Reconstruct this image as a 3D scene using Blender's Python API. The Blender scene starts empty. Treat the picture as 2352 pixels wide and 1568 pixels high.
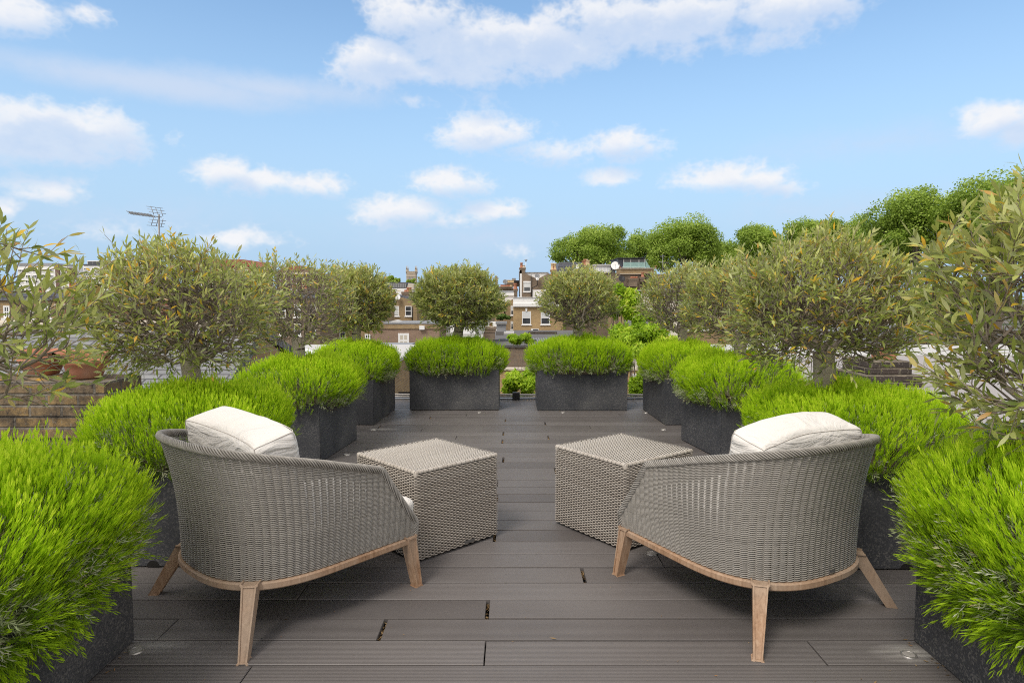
import bpy, bmesh, math, random
import numpy as np
from mathutils import Vector, Matrix, noise as mnoise

SC = bpy.context.scene
COL = SC.collection
PI = math.pi
F, CX, CY, H = 1490.0, 1176.0, 784.0, 1.25
PITCH = math.atan(100 / F)
GROUND = -11.0

# ------------------------------------------------------------------ survey helpers (photo pixel + distance -> place in the world)
def ray(u, v):
    a, b = (u - CX) / F, (CY - v) / F
    return np.array([a, math.cos(PITCH) + b * math.sin(PITCH), -math.sin(PITCH) + b * math.cos(PITCH)])
def at(u, v, Y):
    r = ray(u, v)
    return np.array([0, 0, H]) + r * (Y / r[1])
def onz(u, v, z=0.0):
    r = ray(u, v)
    return np.array([0, 0, H]) + r * ((z - H) / r[2])

# ------------------------------------------------------------------ object helpers
def tag(o, label=None, cat=None, group=None, kind=None):
    if label: o['label'] = label
    if cat: o['category'] = cat
    if group: o['group'] = group
    if kind: o['kind'] = kind
    return o
def thing(name, label, cat, loc=(0, 0, 0), rotz=0.0, group=None):
    o = bpy.data.objects.new(name, None)
    o.empty_display_size = 0.1
    COL.objects.link(o)
    o.location = loc
    o.rotation_euler = (0, 0, rotz)
    return tag(o, label, cat, group)

class MB:
    """collects vertices and faces, builds ONE mesh object"""
    def __init__(s):
        s.v, s.f, s.t, s.m, s.n, s.sm = [], [], [], [], 0, []
    def add(s, v, faces, tint=0.5, mat=0, smooth=False):
        v = np.asarray(v, float).reshape(-1, 3)
        faces = np.asarray(faces, int)
        if faces.ndim == 1: faces = faces.reshape(1, -1)
        s.v.append(v)
        s.f.append(faces + s.n)
        s.t.append(np.broadcast_to(np.asarray(tint, float), (len(v),)).copy())
        s.m.append(np.full(len(faces), mat)); s.sm.append(np.full(len(faces), smooth))
        s.n += len(v)
        return s
    def box(s, lo, hi, tint=0.5, mat=0):
        x0, y0, z0 = lo; x1, y1, z1 = hi
        v = [(x0,y0,z0),(x1,y0,z0),(x1,y1,z0),(x0,y1,z0),(x0,y0,z1),(x1,y0,z1),(x1,y1,z1),(x0,y1,z1)]
        f = [(0,3,2,1),(4,5,6,7),(0,1,5,4),(1,2,6,5),(2,3,7,6),(3,0,4,7)]
        return s.add(v, f, tint, mat)
    def hexa(s, v, tint=0.5, mat=0):
        return s.add(v, [(0,3,2,1),(4,5,6,7),(0,1,5,4),(1,2,6,5),(2,3,7,6),(3,0,4,7)], tint, mat)
    def prism(s, poly, d, tint=0.5, mat=0):
        """poly: list of 3D points (planar, CCW seen from the front), pushed along vector d"""
        n = len(poly); p = np.asarray(poly, float); q = p + np.asarray(d, float)
        s.add(p, [list(range(n))], tint, mat); s.add(q, [list(range(n))[::-1]], tint, mat)
        for i in range(n):
            j = (i + 1) % n
            s.add([p[i], q[i], q[j], p[j]], [(0, 1, 2, 3)], tint, mat)
        return s
    def cbox(s, lo, hi, b=0.01, seg=1, tint=0.5, mat=0):
        bm = bmesh.new(); bmesh.ops.create_cube(bm, size=1)
        for v in bm.verts:
            v.co = Vector([(lo[k] + hi[k]) / 2 + v.co[k] * (hi[k] - lo[k]) for k in range(3)])
        bmesh.ops.bevel(bm, geom=bm.edges[:], offset=b, segments=seg, profile=0.5, affect='EDGES')
        s.bm(bm, tint, mat); return s
    def bm(s, bm, tint=0.5, mat=0, smooth=False):
        bm.verts.index_update()
        v = np.array([x.co[:] for x in bm.verts]); base = s.n; first = True
        by = {}
        for f in bm.faces: by.setdefault(len(f.verts), []).append([x.index for x in f.verts])
        for k, fs in by.items():
            if first: s.add(v, fs, tint, mat, smooth); first = False
            else:
                s.f.append(np.array(fs) + base); s.m.append(np.full(len(fs), mat)); s.sm.append(np.full(len(fs), smooth))
        bm.free()
    def cyl(s, p0, p1, r0, r1=None, n=12, caps=True, tint=0.5, mat=0, smooth=True):
        r1 = r0 if r1 is None else r1
        tubes(s, np.array([p0], float), np.array([p1], float), np.array([r0]), np.array([r1]), n, np.array([tint]), mat, smooth)
        if caps:
            k = s.n - 2 * n
            s.f.append(np.array([list(range(k, k + n))[::-1]])); s.m.append(np.array([mat])); s.sm.append(np.array([False]))
            s.f.append(np.array([list(range(k + n, k + 2 * n))])); s.m.append(np.array([mat])); s.sm.append(np.array([False]))
        return s
    def lathe(s, c, prof, n=20, tint=0.5, mat=0, smooth=True):
        """prof: list of (r, z)"""
        a = np.linspace(0, 2 * PI, n, endpoint=False)
        v = np.array([[c[0] + r * math.cos(t), c[1] + r * math.sin(t), c[2] + z] for r, z in prof for t in a])
        fs = [(i * n + j, i * n + (j + 1) % n, (i + 1) * n + (j + 1) % n, (i + 1) * n + j) for i in range(len(prof) - 1) for j in range(n)]
        return s.add(v, fs, tint, mat, smooth)
    def wire(s, pts, r, n=6, tint=0.5, mat=0):
        pts = np.asarray(pts, float)
        t = np.gradient(pts, axis=0); t /= np.linalg.norm(t, axis=1)[:, None] + 1e-12
        ref = np.array([0, 0, 1.0]) if abs(t[:, 2]).mean() < 0.8 else np.array([1.0, 0, 0])
        N = np.cross(t, ref); N /= np.linalg.norm(N, axis=1)[:, None] + 1e-12
        B = np.cross(t, N)
        return s.sweep(pts, N, B, r, r, n, tint, mat)
    def sweep(s, P, N, B, rn, rb, n=6, tint=0.5, mat=0, smooth=True, closed=False):
        m = len(P); a = np.arange(n) * 2 * PI / n
        rn = np.broadcast_to(rn, (m,)); rb = np.broadcast_to(rb, (m,))
        ring = P[:, None, :] + (np.cos(a)[None, :, None] * N[:, None, :] * rn[:, None, None] + np.sin(a)[None, :, None] * B[:, None, :] * rb[:, None, None])
        i = np.arange(m if closed else m - 1)[:, None]; j = np.arange(n)[None, :]
        i2 = (i + 1) % m; j2 = (j + 1) % n
        f = np.stack([i * n + j, i * n + j2, i2 * n + j2, i2 * n + j], -1).reshape(-1, 4)
        tt = tint if np.isscalar(tint) else np.repeat(tint, n)
        return s.add(ring.reshape(-1, 3), f, tt, mat, smooth)
    def mesh(s, name, mats):
        me = bpy.data.meshes.new(name)
        V = np.concatenate(s.v); me.vertices.add(len(V)); me.vertices.foreach_set('co', V.ravel().astype(np.float32))
        sizes = np.concatenate([np.full(len(f), f.shape[1]) for f in s.f])
        loops = np.concatenate([f.ravel() for f in s.f])
        me.loops.add(len(loops)); me.loops.foreach_set('vertex_index', loops.astype(np.int32))
        me.polygons.add(len(sizes))
        me.polygons.foreach_set('loop_start', np.concatenate([[0], np.cumsum(sizes)[:-1]]).astype(np.int32))
        me.polygons.foreach_set('material_index', np.concatenate(s.m).astype(np.int32))
        me.polygons.foreach_set('use_smooth', np.concatenate(s.sm).astype(bool))
        at_ = me.attributes.new('tint', 'FLOAT', 'POINT'); at_.data.foreach_set('value', np.concatenate(s.t).astype(np.float32))
        for m in (mats if isinstance(mats, (list, tuple)) else [mats]): me.materials.append(m)
        me.update(calc_edges=True); me.validate()
        return me
    def build(s, name, mats, parent=None):
        o = bpy.data.objects.new(name, s.mesh(name, mats)); COL.objects.link(o)
        if parent is not None: o.parent = parent
        return o

def tubes(mb, P0, P1, R0, R1, n=4, tint=None, mat=0, smooth=True):
    d = P1 - P0; L = np.linalg.norm(d, axis=1)[:, None] + 1e-12; t = d / L
    ref = np.where(np.abs(t[:, 2:3]) > 0.9, np.array([[1.0, 0, 0]]), np.array([[0, 0, 1.0]]))
    N = np.cross(t, ref); N /= np.linalg.norm(N, axis=1)[:, None] + 1e-12
    B = np.cross(t, N)
    a = -np.arange(n) * 2 * PI / n
    off = np.cos(a)[None, :, None] * N[:, None, :] + np.sin(a)[None, :, None] * B[:, None, :]
    v = np.concatenate([P0[:, None] + off * R0[:, None, None], P1[:, None] + off * R1[:, None, None]], 1)
    m = len(P0); j = np.arange(n); j2 = (j + 1) % n
    f = np.stack([j, j2, n + j2, n + j], -1)[None] + (np.arange(m) * 2 * n)[:, None, None]
    tt = 0.5 if tint is None else np.repeat(tint, 2 * n)
    mb.add(v.reshape(-1, 3), f.reshape(-1, 4), tt, mat, smooth)

def copy_tree(o, parent=None):
    c = o.copy(); COL.objects.link(c)
    if parent is not None: c.parent = parent
    for ch in list(o.children): copy_tree(ch, c)
    return c

# ------------------------------------------------------------------ materials
class NT:
    def __init__(s, name):
        s.m = bpy.data.materials.new(name); s.m.use_nodes = True
        s.t = s.m.node_tree; s.t.nodes.clear()
        s.out = s.t.nodes.new('ShaderNodeOutputMaterial')
    def n(s, typ, ins=None, **kw):
        nd = s.t.nodes.new('ShaderNode' + typ)
        for k, v in kw.items(): setattr(nd, k, v)
        for k, v in (ins or {}).items(): s.set(nd.inputs[k], v)
        return nd
    def set(s, sock, v):
        if isinstance(v, bpy.types.NodeSocket): s.t.links.new(v, sock)
        elif isinstance(v, bpy.types.Node): s.t.links.new(v.outputs[0], sock)
        else:
            if sock.type == 'RGBA' and len(v) == 3: v = (*v, 1)
            sock.default_value = v
    def ramp(s, fac, stops, interp='LINEAR'):
        r = s.n('ValToRGB', {'Fac': fac}); r.color_ramp.interpolation = interp
        e = r.color_ramp.elements
        while len(e) < len(stops): e.new(0.5)
        for i, (p, c) in enumerate(stops):
            e[i].position = p; e[i].color = (*c, 1) if len(c) == 3 else c
        return r
    def noise(s, scale, detail=4, rough=0.55, vec=None, dist=0.0):
        ins = {'Scale': scale, 'Detail': detail, 'Roughness': rough, 'Distortion': dist}
        if vec is not None: ins['Vector'] = vec
        return s.n('TexNoise', ins)
    def mix(s, fac, a, b, mode='MIX'):
        x = s.n('Mix', data_type='RGBA', blend_type=mode)
        s.set(x.inputs[0], fac); s.set(x.inputs[6], a); s.set(x.inputs[7], b)
        return x.outputs[2]
    def math(s, op, a, b=None, c=None, clamp=False):
        x = s.n('Math', operation=op); x.use_clamp = clamp
        s.set(x.inputs[0], a)
        if b is not None: s.set(x.inputs[1], b)
        if c is not None: s.set(x.inputs[2], c)
        return x.outputs[0]
    def pos(s): return s.n('NewGeometry').outputs['Position']
    def obj(s): return s.n('TexCoord').outputs['Object']
    def tint(s): return s.n('Attribute', attribute_name='tint').outputs['Fac']
    def bsdf(s, color, rough=0.6, bump=None, bstr=0.3, bdist=0.01, spec=0.5, metal=0.0, **kw):
        p = s.n('BsdfPrincipled', {'Base Color': color, 'Roughness': rough, 'Metallic': metal, 'Specular IOR Level': spec})
        for k, v in kw.items(): s.set(p.inputs[k], v)
        if bump is not None:
            b = s.n('Bump', {'Strength': bstr, 'Distance': bdist, 'Height': bump}); s.t.links.new(b.outputs[0], p.inputs['Normal'])
        return p
    def end(s, sh):
        s.t.links.new(sh.outputs[0], s.out.inputs['Surface']); return s.m

def plain(name, c, rough=0.6, var=0.25, scale=6.0, bstr=0.15, spec=0.4, metal=0.0):
    n = NT(name); p = n.obj()
    nz = n.noise(scale, 5, 0.6, p)
    col = n.mix(nz.outputs[0], tuple(x * (1 - var) for x in c), tuple(min(1, x * (1 + var)) for x in c))
    return n.end(n.bsdf(col, rough, n.noise(scale * 12, 3, 0.6, p).outputs[0], bstr, 0.004, spec, metal))

def leafmat(name, stops, under=None, trans=0.3, rough=0.5, spec=0.3):
    n = NT(name)
    col = n.ramp(n.tint(), stops).outputs[0]
    top = col
    if under is not None:
        top = n.mix(n.n('NewGeometry').outputs['Backfacing'], col, n.mix(0.65, col, under))
    p = n.bsdf(top, rough, spec=spec)
    tr = n.n('BsdfTranslucent', {'Color': col})
    mx = n.n('MixShader', {0: trans, 1: p.outputs[0], 2: tr.outputs[0]})
    return n.end(mx)

def wallvec(n):
    g = n.n('NewGeometry'); sep = n.n('SeparateXYZ', {0: g.outputs['Position']})
    sn = n.n('SeparateXYZ', {0: g.outputs['True Normal']})
    k = n.math('GREATER_THAN', n.math('ABSOLUTE', sn.outputs[0]), 0.6)
    h = n.math('ADD', n.math('MULTIPLY', sep.outputs[0], n.math('SUBTRACT', 1.0, k)), n.math('MULTIPLY', sep.outputs[1], k))
    return n.n('CombineXYZ', {0: h, 1: sep.outputs[2], 2: 0.0}).outputs[0], g.outputs['Position']

def brick(name, c1, c2, mortar, dirt=(0.05, 0.045, 0.04), dirtamt=0.4, scale=1.0, vec=None):
    n = NT(name)
    v, pos = wallvec(n)
    if vec == 'obj': v = n.obj()
    b = n.n('TexBrick', {'Vector': v, 'Color1': c1, 'Color2': c2, 'Mortar': mortar, 'Scale': 1.0 / scale, 'Mortar Size': 0.009, 'Mortar Smooth': 0.2,
                         'Bias': -0.1, 'Brick Width': 0.225, 'Row Height': 0.075})
    n2 = n.noise(0.55, 6, 0.65, pos); n3 = n.noise(14.0, 4, 0.7, pos)
    col = n.mix(n.math('MULTIPLY', n.math('SUBTRACT', n2.outputs[0], 0.35, clamp=True), dirtamt * 3, clamp=True), b.outputs[0], dirt)
    col = n.mix(n.math('MULTIPLY', n3.outputs[0], 0.5), col, n.mix(0.5, col, dirt))
    h = n.math('ADD', n.math('MULTIPLY', b.outputs['Fac'], -1.0), n.math('MULTIPLY', n3.outputs[0], 0.5))
    return n.end(n.bsdf(col, 0.9, h, 0.5, 0.01, 0.2))

M = {}
def materials():
    # deck board: grooved grey-brown composite, tone differs per board
    n = NT('deck_composite'); p = n.pos(); sep = n.n('SeparateXYZ', {0: p})
    t = n.tint()
    sx = n.n('CombineXYZ', {0: n.math('MULTIPLY', sep.outputs[0], 1.6), 1: n.math('MULTIPLY', sep.outputs[1], 16.0), 2: n.math('MULTIPLY', t, 9.0)}).outputs[0]
    streak = n.noise(2.2, 5, 0.65, sx); blotch = n.noise(1.1, 5, 0.6, p); grit = n.noise(60.0, 3, 0.7, p)
    col = n.ramp(t, [(0, (0.118, 0.107, 0.105)), (0.5, (0.162, 0.149, 0.146)), (1, (0.212, 0.196, 0.192))]).outputs[0]
    col = n.mix(n.math('MULTIPLY', streak.outputs[0], 0.7), col, (0.11, 0.097, 0.092))
    col = n.mix(n.math('MULTIPLY', n.math('SUBTRACT', blotch.outputs[0], 0.45, clamp=True), 1.6, clamp=True), col, (0.215, 0.203, 0.199))
    col = n.mix(n.math('MULTIPLY', n.math('GREATER_THAN', grit.outputs[0], 0.68), 0.25), col, (0.3, 0.28, 0.26))
    groove = n.math('SINE', n.math('MULTIPLY', sep.outputs[1], 2 * PI / 0.0082))
    sz = n.n('SeparateXYZ', {0: n.n('NewGeometry').outputs['True Normal']}).outputs[2]
    groove = n.math('MULTIPLY', groove, n.math('GREATER_THAN', sz, 0.5))
    col = n.mix(n.math('MULTIPLY', n.math('ADD', n.math('MULTIPLY', groove, -0.5), 0.5), 0.55), col, (0.062, 0.054, 0.05))
    # hard-water scale round the two nearest lights, smeared along the grain
    for (u_, v_, w_) in ((2105, 1500, .9), (335, 1478, .6), (880, 985, .5), (868, 960, .6)):
        c_ = onz(u_, v_); dl = n.n('VectorMath', {0: n.n('VectorMath', {0: n.n('VectorMath', {0: p, 1: tuple(c_)}, operation='SUBTRACT').outputs[0], 1: (0.62, 1.5, 1.0)}, operation='MULTIPLY').outputs[0]}, operation='LENGTH').outputs['Value']
        msk = n.math('MULTIPLY', n.math('SUBTRACT', 1.0, n.math('MULTIPLY', dl, 9.0), clamp=True), n.math('MULTIPLY', n.math('SUBTRACT', streak.outputs[0], 0.30, clamp=True), 3.6, clamp=True))
        col = n.mix(n.math('MULTIPLY', msk, w_), col, (0.50, 0.48, 0.45))
    M['deck'] = n.end(n.bsdf(col, 0.52, groove, 0.35, 0.0015, 0.35))
    M['void'] = plain('dark_void', (0.012, 0.011, 0.010), 0.95)
    # planter: dark fibre-stone with pale flecks
    n = NT('dark_terrazzo'); p = n.obj()
    fl = n.n('TexVoronoi', {'Vector': p, 'Scale': 150.0, 'Randomness': 1.0})
    fsep = n.n('SeparateColor', {0: fl.outputs['Color']})
    patch = n.noise(2.6, 5, 0.6, p); fine = n.noise(120.0, 3, 0.7, p)
    base = n.mix(patch.outputs[0], (0.025, 0.027, 0.032), (0.098, 0.103, 0.116))
    base = n.mix(n.math('MULTIPLY', fine.outputs[0], 0.5), base, (0.012, 0.012, 0.014))
    fmask = n.math('MULTIPLY', n.math('GREATER_THAN', fsep.outputs[0], 0.66), n.math('MULTIPLY', n.math('SUBTRACT', patch.outputs[0], 0.28, clamp=True), 2.2, clamp=True))
    col = n.mix(n.math('MULTIPLY', fmask, n.math('ADD', 0.15, n.math('MULTIPLY', fsep.outputs[1], 0.6))), base, (0.22, 0.21, 0.2))
    st = n.math('MULTIPLY', n.math('SUBTRACT', n.noise(1.5, 3, 0.5, p).outputs[0], 0.55, clamp=True), 4.0, clamp=True)
    col = n.mix(n.math('MULTIPLY', n.math('MULTIPLY', st, n.math('GREATER_THAN', fine.outputs[0], 0.47)), 0.55), col, (0.21, 0.2, 0.185))
    M['planter'] = n.end(n.bsdf(col, 0.5, fine.outputs[0], 0.15, 0.002, 0.4))
    # woven strands
    for nm, a, b, c in (('wicker_grey', (0.12, 0.110, 0.098), (0.335, 0.315, 0.285), (0.47, 0.445, 0.41)), ('wicker_beige', (0.25, 0.215, 0.185), (0.44, 0.395, 0.345), (0.66, 0.62, 0.56))):
        n = NT(nm); p = n.obj()
        col = n.ramp(n.tint(), [(0, a), (0.5, b), (1, c)]).outputs[0]
        big = n.noise(3.0, 3, 0.5, p)
        col = n.mix(n.math('MULTIPLY', big.outputs[0], 0.4), col, a)
        M[nm] = n.end(n.bsdf(col, 0.55, n.noise(300, 2, 0.5, p).outputs[0], 0.1, 0.001, 0.3))
    # weathered teak
    n = NT('weathered_teak'); p = n.obj()
    st = n.n('Mapping', {'Vector': p, 'Scale': (14.0, 14.0, 3.0)})
    g = n.noise(5.0, 6, 0.65, st.outputs[0], 0.6); w = n.noise(3.0, 3, 0.5, p)
    col = n.ramp(g.outputs[0], [(0.25, (0.20, 0.11, 0.06)), (0.5, (0.355, 0.22, 0.135)), (0.75, (0.46, 0.325, 0.225))]).outputs[0]
    col = n.mix(n.math('MULTIPLY', n.math('SUBTRACT', w.outputs[0], 0.4, clamp=True), 1.8, clamp=True), col, (0.41, 0.35, 0.285))
    M['teak'] = n.end(n.bsdf(col, 0.65, g.outputs[0], 0.25, 0.003, 0.3))
    # canvas
    n = NT('white_canvas'); p = n.obj()
    wr = n.noise(4.0, 4, 0.55, n.n('Mapping', {'Vector': p, 'Rotation': (0.3, 0.5, 0.6), 'Scale': (1.0, 1.0, 2.6)}).outputs[0], 1.6); wv = n.noise(420.0, 2, 0.5, p)
    col = n.mix(n.noise(2.5, 3, 0.5, p).outputs[0], (0.68, 0.645, 0.60), (0.765, 0.74, 0.705))
    h = n.math('ADD', n.math('MULTIPLY', wr.outputs[0], 1.0), n.math('MULTIPLY', wv.outputs[0], 0.02))
    M['canvas'] = n.end(n.bsdf(col, 0.85, h, 0.75, 0.035, 0.2, **{'Sheen Weight': 0.2}))
    M['seam'] = plain('canvas_seam', (0.52, 0.48, 0.44), 0.9)
    M['plate'] = plain('brushed_plate', (0.16, 0.155, 0.15), 0.5, metal=0.5)
    # plants
    M['olive_leaf'] = leafmat('olive_leaf', [(0, (0.12, 0.175, 0.035)), (0.3, (0.29, 0.345, 0.065)), (0.6, (0.50, 0.54, 0.14)), (0.80, (0.68, 0.69, 0.28)), (0.9, (0.70, 0.55, 0.07)), (0.965, (0.78, 0.47, 0.03)), (1, (0.46, 0.27, 0.12))], (0.58, 0.60, 0.33), 0.38, 0.45, 0.4)
    n = NT('olive_bark'); p = n.pos()
    b1 = n.noise(30.0, 5, 0.7, p); b2 = n.noise(7.0, 3, 0.6, p)
    col = n.ramp(n.tint(), [(0, (0.14, 0.11, 0.09)), (0.5, (0.29, 0.24, 0.195)), (1, (0.46, 0.40, 0.335))]).outputs[0]
    col = n.mix(n.math('MULTIPLY', b1.outputs[0], 0.6), col, n.mix(0.5, col, (0.06, 0.05, 0.04)))
    col = n.mix(n.math('MULTIPLY', n.math('SUBTRACT', b2.outputs[0], 0.5, clamp=True), 1.5, clamp=True), col, (0.24, 0.23, 0.19))
    M['bark'] = n.end(n.bsdf(col, 0.9, b1.outputs[0], 0.6, 0.01, 0.2))
    M['lav'] = leafmat('lavender_shoot', [(0, (0.20, 0.34, 0.03)), (0.4, (0.38, 0.58, 0.02)), (0.75, (0.56, 0.78, 0.025)), (1, (0.76, 0.90, 0.07))], None, 0.48, 0.55, 0.25)
    M['lavgrey'] = leafmat('lavender_old', [(0, (0.20, 0.24, 0.10)), (0.45, (0.33, 0.38, 0.19)), (0.7, (0.50, 0.52, 0.40)), (0.9, (0.52, 0.44, 0.18)), (1, (0.26, 0.19, 0.14))], None, 0.15, 0.7, 0.2)
    M['lavwood'] = plain('lavender_wood', (0.13, 0.098, 0.075), 0.95, 0.5, 30)
    M['plane_leaf'] = leafmat('plane_leaf', [(0, (0.13, 0.21, 0.025)), (0.5, (0.285, 0.415, 0.05)), (1, (0.50, 0.62, 0.13))], None, 0.4, 0.5, 0.3)
    M['lime_leaf'] = leafmat('lime_leaf', [(0, (0.15, 0.27, 0.015)), (0.45, (0.32, 0.50, 0.025)), (0.8, (0.52, 0.69, 0.05)), (1, (0.70, 0.66, 0.12))], None, 0.45, 0.5, 0.3)
    M['ivy_leaf'] = leafmat('ivy_leaf', [(0, (0.04, 0.08, 0.014)), (0.5, (0.10, 0.17, 0.03)), (1, (0.18, 0.27, 0.05))], None, 0.25, 0.5, 0.3)
    # buildings
    M['brick_yellow'] = brick('brick_yellow', (0.46, 0.315, 0.145), (0.33, 0.215, 0.105), (0.42, 0.36, 0.27), dirtamt=0.3)
    M['brick_gold'] = brick('brick_gold', (0.54, 0.36, 0.155), (0.40, 0.25, 0.11), (0.50, 0.42, 0.29), dirtamt=0.22)
    M['brick_brown'] = brick('brick_brown', (0.30, 0.215, 0.145), (0.21, 0.15, 0.105), (0.30, 0.26, 0.21), dirtamt=0.35)
    M['brick_pink'] = brick('brick_pink', (0.38, 0.25, 0.175), (0.29, 0.19, 0.135), (0.38, 0.31, 0.25), dirtamt=0.2)
    M['brick_red'] = brick('brick_red', (0.34, 0.14, 0.085), (0.25, 0.11, 0.07), (0.32, 0.26, 0.21), dirtamt=0.25)
    M['brick_mansion'] = brick('brick_mansion', (0.235, 0.13, 0.105), (0.19, 0.105, 0.085), (0.26, 0.21, 0.18), dirtamt=0.2)
    M['render_white'] = plain('render_white', (0.78, 0.775, 0.76), 0.8, 0.06, 1.2)
    M['render_cream'] = plain('render_cream', (0.72, 0.68, 0.58), 0.8, 0.06, 1.0)
    M['paint_white'] = plain('paint_white', (0.80, 0.80, 0.79), 0.5, 0.04, 5)
    M['stone'] = plain('church_stone', (0.40, 0.34, 0.27), 0.9, 0.2, 0.6)
    M['coping'] = plain('coping_stone', (0.55, 0.49, 0.40), 0.9, 0.2, 3)
    M['lead'] = plain('lead_grey', (0.24, 0.245, 0.255), 0.55, 0.2, 2)
    M['felt'] = plain('roof_felt', (0.115, 0.11, 0.108), 0.85, 0.3, 1.2)
    M['palefelt'] = plain('pale_felt', (0.50, 0.49, 0.475), 0.8, 0.12, 0.8)
    M['flatroof'] = plain('grey_membrane', (0.345, 0.318, 0.305), 0.7, 0.12, 0.9)
    M['navy'] = plain('slate_blue_sheet', (0.075, 0.082, 0.105), 0.45, 0.2, 3)
    M['black'] = plain('black_metal', (0.022, 0.022, 0.024), 0.5, 0.3, 8)
    M['darkwood'] = plain('dark_boards', (0.03, 0.032, 0.036), 0.7, 0.3, 6)
    M['grey_pipe'] = plain('grey_metal', (0.26, 0.26, 0.26), 0.45, 0.2, 8, metal=0.4)
    M['redtile'] = plain('red_tile', (0.30, 0.085, 0.055), 0.85, 0.3, 5)
    n = NT('terracotta'); p = n.obj()
    col = n.mix(n.noise(7.0, 5, 0.65, p).outputs[0], (0.33, 0.125, 0.07), (0.48, 0.22, 0.135))
    col = n.mix(n.math('MULTIPLY', n.math('SUBTRACT', n.noise(3.0, 4, 0.6, p).outputs[0], 0.52, clamp=True), 2.5, clamp=True), col, (0.40, 0.31, 0.24))
    M['terracotta'] = n.end(n.bsdf(col, 0.85, n.noise(60, 3, 0.6, p).outputs[0], 0.2, 0.004, 0.25))
    M['creampot'] = plain('buff_pot', (0.56, 0.42, 0.25), 0.85, 0.2, 5)
    for nm, c1, c2, jo, w, h in (('slate', (0.17, 0.175, 0.185), (0.235, 0.24, 0.245), (0.06, 0.06, 0.065), 0.26, 0.2), ('slate_far', (0.10, 0.11, 0.14), (0.14, 0.15, 0.18), (0.06, 0.06, 0.07), 0.3, 0.25)):
        n = NT(nm); sep = n.n('SeparateXYZ', {0: n.pos()})
        v = n.n('CombineXYZ', {0: sep.outputs[0], 1: n.math('ADD', sep.outputs[1], n.math('MULTIPLY', sep.outputs[2], 0.35)), 2: 0.0}).outputs[0]
        b = n.n('TexBrick', {'Vector': v, 'Color1': c1, 'Color2': c2, 'Mortar': jo, 'Scale': 1.0, 'Mortar Size': 0.012, 'Brick Width': w, 'Row Height': h * .6, 'Bias': 0.0})
        nz = n.noise(3.5, 6, 0.7, n.pos())
        col = n.mix(n.math('MULTIPLY', n.math('SUBTRACT', nz.outputs[0], 0.5, clamp=True), 2.0, clamp=True), b.outputs[0], (0.30, 0.29, 0.26))
        M[nm] = n.end(n.bsdf(col, 0.6, n.math('MULTIPLY', b.outputs['Fac'], -1.0), 0.6, 0.015, 0.4))
    # old blackened chimney brick with lichen
    for nm, c1, c2, mo, lich in (('brick_old', (0.36, 0.245, 0.11), (0.20, 0.155, 0.11), (0.235, 0.21, 0.175), True), ('brick_sooty', (0.075, 0.058, 0.05), (0.045, 0.038, 0.036), (0.22, 0.19, 0.145), False)):
        n = NT(nm); v, pos = wallvec(n)
        jit = n.noise(9.0, 2, 0.5, pos); v = n.n('VectorMath', {0: v, 1: (0, -0.0235, 0)}, operation='ADD').outputs[0]
        v2 = n.n('VectorMath', {0: v, 1: n.n('VectorMath', {0: jit.outputs['Color'], 1: (0.012, 0.004, 0.0)}, operation='MULTIPLY').outputs[0]}, operation='ADD').outputs[0]
        b = n.n('TexBrick', {'Vector': v2, 'Color1': c1, 'Color2': c2, 'Mortar': mo, 'Scale': 1.0, 'Mortar Size': 0.011, 'Mortar Smooth': 0.3, 'Brick Width': 0.225, 'Row Height': 0.079, 'Bias': 0.0})
        n1 = n.noise(9.0, 6, 0.75, pos); n2 = n.noise(40.0, 4, 0.75, pos); n3 = n.noise(4.0, 4, 0.6, pos)
        col = n.mix(n.math('MULTIPLY', n.math('SUBTRACT', n1.outputs[0], 0.38, clamp=True), 3.6, clamp=True), b.outputs[0], (0.06, 0.052, 0.046))
        col = n.mix(n.math('MULTIPLY', n.math('GREATER_THAN', n2.outputs[0], 0.60), 0.5), col, (0.26, 0.235, 0.20))
        if lich:
            col = n.mix(n.math('MULTIPLY', n.math('GREATER_THAN', n3.outputs[0], 0.665), 0.8), col, (0.46, 0.27, 0.03))
        hh = n.math('ADD', n.math('MULTIPLY', b.outputs['Fac'], -1.0), n.math('MULTIPLY', n1.outputs[0], 1.1))
        M[nm] = n.end(n.bsdf(col, 0.95, hh, 0.7, 0.02, 0.15))
    n = NT('window_glass')
    col = n.mix(n.noise(0.9, 2, 0.5, n.pos()).outputs[0], (0.015, 0.017, 0.02), (0.09, 0.10, 0.11))
    M['glass'] = n.end(n.bsdf(col, 0.08, spec=0.6))
    n = NT('balcony_glass'); M['greenglass'] = n.end(n.bsdf((0.25, 0.42, 0.40), 0.06, spec=0.8, Alpha=0.62))
    M['blind'] = plain('pale_blind', (0.62, 0.64, 0.64), 0.8, 0.1, 3)
    M['curtain'] = plain('cream_curtain', (0.55, 0.51, 0.42), 0.9, 0.15, 12)
    n = NT('town_ground'); p = n.pos()
    col = n.ramp(n.noise(0.06, 6, 0.6, p).outputs[0], [(0.35, (0.045, 0.07, 0.025)), (0.5, (0.12, 0.11, 0.10)), (0.65, (0.20, 0.18, 0.16))]).outputs[0]
    M['ground'] = n.end(n.bsdf(col, 0.95, spec=0.1))
    M['litter'] = leafmat('dry_litter', [(0, (0.10, 0.065, 0.035)), (0.5, (0.26, 0.17, 0.08)), (0.85, (0.40, 0.29, 0.15)), (1, (0.42, 0.19, 0.05))], None, 0.1, 0.8, 0.2)
    M['lens'] = plain('frosted_lens', (0.36, 0.34, 0.32), 0.35, 0.15, 30)
    M['steel'] = plain('dull_steel', (0.42, 0.40, 0.38), 0.4, 0.15, 20, metal=0.7)
    n = NT('limescale'); p = n.pos(); sep = n.n('SeparateXYZ', {0: p})
    M['soil'] = plain('planter_soil', (0.035, 0.027, 0.02), 0.95, 0.4, 20)
materials()

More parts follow.
